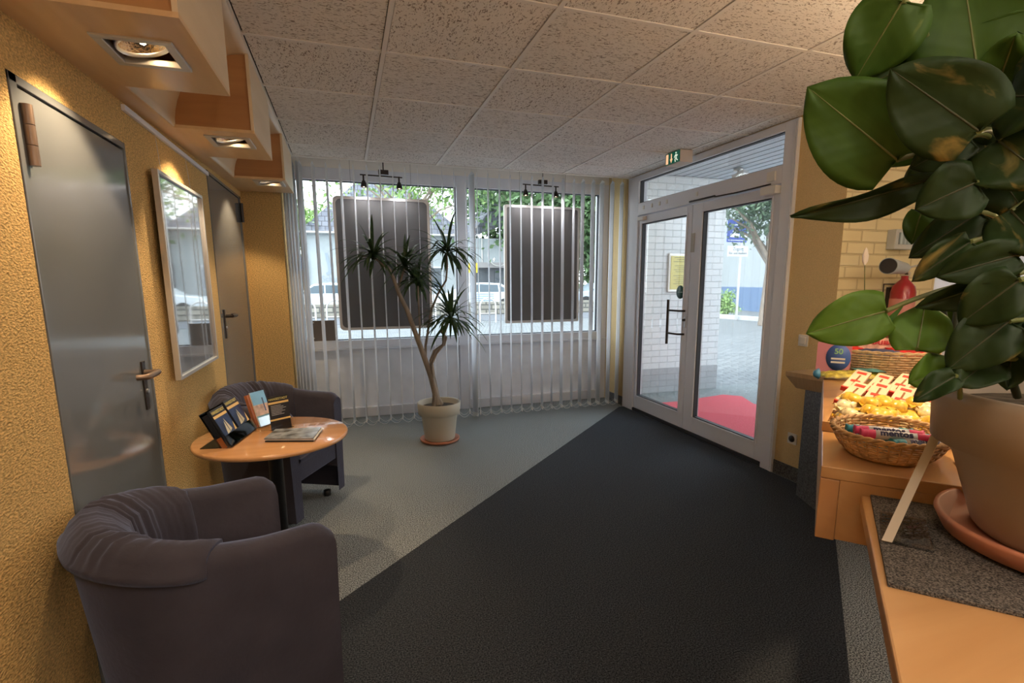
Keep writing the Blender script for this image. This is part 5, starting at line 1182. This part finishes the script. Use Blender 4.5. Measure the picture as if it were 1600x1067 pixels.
# white building with blue plinth beyond the doors
bl = aty(1100, 470, 21.0); br_ = aty(1215, 470, 15.5)
def vwall(a, b, z0, z1, th=.3):
    d = Vector((b[0]-a[0], b[1]-a[1], 0)).normalized(); n_ = Vector((-d.y, d.x, 0))*th; n_ = n_ if n_.x > 0 else -n_
    return MB().prism([(a[0], a[1]), (b[0], b[1]), (b[0]+n_.x, b[1]+n_.y), (a[0]+n_.x, a[1]+n_.y)], z0, z1)
t = thing('building', (16, 19, 0), 'long white rendered building with blue plinth seen through the entrance doors', 'building')
A_, B_ = on(1110, 24), on(1240, 17.0)
vwall(A_, B_, -.02, 6.2).build('wall', RENDER, t); A2, B2 = (A_[0]-.03, A_[1]-.06), (B_[0]-.03, B_[1]-.06); vwall(A2, B2, -.02, 1.1, .05).build('plinth', BLUEB, t)
kb_ = vwall(on(1110, 17.0), on(1260, 13.0), -.02, .12, .3); tag(kb_.build('kerb_stone', MATS['kerb_pale']), 'pale kerb along the far side of the cobbled street', 'kerb')
# sign pole
pb = gnd(1150, 500); pb.y = pb.y; t = thing('street_sign', pb, 'blue and white parking signs on a grey pole outside the entrance', 'sign')
Ys = pb.y; MB().tube([pb, Vector((pb.x, Ys, 3.3))], .045, 10).build('pole', ALU, t)
s1_, s2_ = aty(1136, 343, Ys), aty(1164, 379, Ys); B((s1_.x, Ys-.07, s2_.z), (s2_.x, Ys-.04, s1_.z)).build('blue_sign', mat('sign_blue', (.01, .06, .4), .4), t)
SWP = mat('sign_white', (.8, .84, .86), .5)
w0, w1_ = aty(1136, 384, Ys), aty(1166, 401, Ys); B((w0.x, Ys-.07, w1_.z), (w1_.x, Ys-.04, w0.z)).build('white_sign', SWP, t)
BI = mat('sign_ink', (.08, .09, .12), .6)
text('sign_text', 'Zugang', .16, BI, frame_on(((w0.x+w1_.x)/2, Ys-.0715, w0.z*.7+w1_.z*.3), (1, 0, 0), (0, 0, 1)), t); text('sign_text', 'Ein- und Ausfahrt', .11, BI, frame_on(((w0.x+w1_.x)/2, Ys-.0715, w0.z*.3+w1_.z*.7), (1, 0, 0), (0, 0, 1)), t, bold=.002)
xm = (s1_.x+s2_.x)/2; hS = s1_.z-s2_.z
cs = MB(); zc_ = s2_.z+hS*.22
cs.box((xm-.3, Ys-.075, zc_), (xm+.1, Ys-.071, zc_+.12)); cs.box((xm-.2, Ys-.075, zc_+.12), (xm+.0, Ys-.071, zc_+.22)); cs.box((xm+.15, Ys-.075, zc_), (xm+.42, Ys-.071, zc_+.1)); cs.box((s1_.x+.03, Ys-.075, s2_.z+hS*.07), (s2_.x-.03, Ys-.071, s2_.z+hS*.1)); cs.box((xm-.25, Ys-.075, s2_.z+hS*.62), (xm+.05, Ys-.071, s2_.z+hS*.65)); cs.box((xm-.2, Ys-.075, s2_.z+hS*.75), (xm, Ys-.071, s2_.z+hS*.79))
cs.build('sign_symbol', SWP, t)
# houses opposite
def house(name, x0, x1, y, depth, eave, ridge, hip, label):
    t = thing(name, ((x0+x1)/2, y, 0), label, 'house', 'houses across the street')
    B((x0, y, -.02), (x1, y+depth, eave)).build('wall', RENDER, t)
    o = .3; rf = MB(); a = [(x0-o, y-o, eave), (x1+o, y-o, eave), (x1+o, y+depth+o, eave), (x0-o, y+depth+o, eave), (x0+hip, y+depth/2, ridge), (x1-hip, y+depth/2, ridge)]
    rf.add(a, [(0, 1, 5, 4), (2, 3, 4, 5), (3, 0, 4), (1, 2, 5), (0, 3, 2, 1)]); rf.build('roof', ROOFT, t)
    MB().tube([(x0-o, y-o-.05, eave+.02), (x1+o, y-o-.05, eave+.02)], .07, 8).build('gutter', ALU, t)
    MB().tube([(x0+.1, y-.06, 0), (x0+.1, y-.06, eave)], .05, 8).build('downpipe', ALU, t)
    return t
ex0 = aty(479, 440, 32).x; h1 = house('house', ex0, ex0+9, 32, 7, 4.1, 8.2, 3.8, 'white rendered house with slate hipped roof and painted lettering at the left of the window')
LET = mat('faded_lettering', (.3, .36, .42), .8); pL = aty(513, 412, 31.9)
text('wall_lettering', 'J', 1.3, LET, frame_on((pL.x, 31.95, pL.z+.1), (1, .0, .15), (0, 0, 1)), h1, bold=.01); text('wall_lettering', 'Schu', .45, LET, frame_on((pL.x, 31.95, pL.z-.85), (1, 0, 0), (0, 0, 1)), h1)
for q_ in (2.4, 4.6, 6.8):
    wf = B((ex0+q_, 31.93, 1.0), (ex0+q_+.9, 31.99, 2.3)).build('window_frame', WHITE, h1); B((ex0+q_+.08, 31.9, 1.08), (ex0+q_+.82, 31.929, 2.22)).build('window_pane', mat('dark_pane', (.06, .08, .1), .1), wf) if 'dark_pane' not in MATS else B((ex0+q_+.08, 31.9, 1.08), (ex0+q_+.82, 31.929, 2.22)).build('window_pane', MATS['dark_pane'], wf)
sg0, sg1 = aty(469, 400, 31), aty(482.5, 421, 31); tag(B((sg0.x, 30.9, sg1.z), (sg1.x, 31, sg0.z)).build('shop_sign', mat('slate_blue_sign', (.1, .14, .25), .6)), 'dark blue square sign at the left corner of the white house', 'sign')
hx0 = aty(738, 440, 30).x; hx1 = aty(812, 440, 30).x
t = thing('house', ((hx0+hx1)/2, 30, 0), 'white gabled house with steep slate roof and dark shopfront right of the window mullion', 'house', 'houses across the street')
ez = aty(740, 372, 30).z; B((hx0, 30, 2.4), (hx1, 36, ez)).build('wall', RENDER, t); B((hx0+.3, 30.6, -.02), (hx1, 36, 2.4)).build('shopfront', mat('shop_dark', (.12, .13, .15), .3), t); B((hx0-.1, 29.8, 2.2), (hx1+.1, 30.6, 2.5)).build('awning', mat('awning_grey', (.35, .33, .33), .7), t)
rf = MB(); rz_ = aty(766, 318, 30).z; xm = aty(772, 330, 30).x; rf.add([(hx0-.2, 29.8, ez), (xm, 29.8, rz_), (hx1+.2, 29.8, ez+1.2), (hx0-.2, 36, ez), (xm, 36, rz_), (hx1+.2, 36, ez+1.2)], [(0, 2, 1), (3, 4, 5), (0, 1, 4, 3), (1, 2, 5, 4), (0, 3, 5, 2)]); rf.build('roof', ROOFT, t)
for q_ in (.4, 1.5): B((hx0+q_, 30.55, .1), (hx0+q_+.8, 30.6, 2.1)).build('shop_window', MATS['dark_pane'], t)
MB().tube([(hx0+.6, 29.95, 2.5), (hx0+.6, 29.95, ez)], .04, 8).build('downpipe', ALU, t)
MB().lathe([(.62, 0), (.66, 0), (.66, .04), (.62, .04)], n=36, M=Matrix.Translation((aty(779, 398, 29.7).x, 29.7, aty(779, 398, 29.7).z)) @ Matrix.Rotation(R(90), 4, 'X')).build('ring_sign', PLASTW, t)
ys0, ys1 = aty(732, 411, 24), aty(746, 426, 24); t = thing('yellow_sign', (ys0.x, 24, 0), 'yellow square direction sign on a post beside the window mullion', 'sign')
B((ys0.x, 23.97, ys1.z), (ys1.x, 24, ys0.z)).build('plate', mat('sign_yellow', (.85, .6, .02), .5), t); MB().tube([(ys0.x+.03, 24.02, 0), (ys0.x+.03, 24.02, ys0.z)], .03, 8).build('post', ALU, t)
text('sign_mark', '>', .38, mat('sign_red', (.6, .05, .03), .5), frame_on(((ys0.x+ys1.x)/2, 23.965, (ys0.z+ys1.z)/2), (1, 0, 0), (0, 0, 1)), t, bold=.01)
# cars
CARW = mat('car_white', (.68, .74, .78), .25, coat=.6); CARG = mat('car_glass', (.08, .12, .15), .05); TYRE = mat('tyre', (.02, .02, .02), .8); CARB = mat('car_pale_blue', (.45, .55, .65), .25, coat=.6)
def car(cx, y, Ln, label, m_, lettering=None):
    t = thing('car', (cx, y, -.02), label, 'car', 'cars parked across the street'); s = Ln/4.2
    prof = [(-2.1, .35), (-2.12, .7), (-1.95, .88), (-1.1, .97), (-.45, 1.4), (.2, 1.46), (1.1, 1.42), (1.75, 1.0), (2.05, .92), (2.12, .6), (2.1, .3), (1.7, .25), (-1.7, .25)]
    def ring(w_, k=1): return [(cx+x*s, y+w_, z*.93) for x, z in prof]
    mb = MB(); n = len(prof); rings = [ring(-.8), ring(.8)]
    vs = rings[0]+rings[1]; mb.add(vs, [tuple(range(n))[::-1], tuple(range(n, 2*n))]+[(i, (i+1) % n, n+(i+1) % n, n+i) for i in range(n)]); mb.build('body', m_, t, bevel=.05, segs=3)
    gw = MB()
    for poly in ([(-.98, .98), (-.42, 1.33), (-.02, 1.36), (-.02, .98)], [(.04, .98), (.04, 1.37), (.95, 1.34), (1.0, .98)], [(1.06, .98), (1.02, 1.33), (1.5, 1.08), (1.55, 1.0)]):
        k = len(poly); vs = [(cx+x*s, y-.806, z*.93) for x, z in poly]+[(cx+x*s, y-.79, z*.93) for x, z in poly]; gw.add(vs, [tuple(range(k)), tuple(range(k, 2*k))[::-1]])
    gw.build('side_windows', CARG, t)
    for x in (-1.3, 1.3):
        for yy in (-.82, .62): MB().lathe([(0, 0), (.31, 0), (.31, .2), (0, .2)], n=28, M=Matrix.Translation((cx+x*s, y+yy+.2, .29)) @ Matrix.Rotation(R(90), 4, 'X')).build('wheel', TYRE, t); 
    B((cx+1.98*s, y-.78, .62), (cx+2.09*s, y-.5, .8)).build('tail_light', REDP, t)
    if lettering:
        for k in range(4): B((cx-.2*s, y-.815, .5+k*.1), (cx+.75*s, y-.807, .53+k*.1)).build('door_lettering', mat('car_print', (.15, .3, .6), .5) if 'car_print' not in MATS else MATS['car_print'], t)
    return t
car(aty(742, 450, 25).x, 25, 4.1, 'white car with blue door lettering parked beside the window mullion', CARW, True)
car(aty(508, 450, 25).x, 25, 4.1, 'white car parked in front of the white house', CARW)
car(aty(965, 450, 25).x, 27, 4.1, 'pale blue car parked at the right end of the window', CARB)
# low stone wall and bike stands
x0, x1 = aty(440, 470, 22).x, aty(1000, 470, 22).x
tag(B((x0, 22, -.02), (x1, 22.4, .52)).build('stone_wall', STONE), 'low rough stone wall along the street in front of the cars', 'wall')
tag(B((x0, 18.4, -.019), (x1, 21.9, -.012)).build('road_strip', ROAD), 'smooth grey asphalt strip between cobbles and stone wall', 'road')
for k in range(9):
    xb = aty(462+k*48, 480, 17.5).x; mb = MB(); pts = [(xb, 17.5, -.02), (xb, 17.5, .55)]+[(xb+.28-.28*math.cos(a), 17.5, .55+.28*math.sin(a)) for a in [math.pi*i/8 for i in range(1, 8)]]+[(xb+.56, 17.5, .55), (xb+.56, 17.5, -.02)]
    mb.tube(pts, .028, 8); mb.tube([(xb, 17.5, .3), (xb+.56, 17.5, .3)], .02, 6)
    tag(mb.build('bike_stand', ALU), 'arched tubular metal bike stand at the kerb', 'bike stand', 'bike stands outside the window')
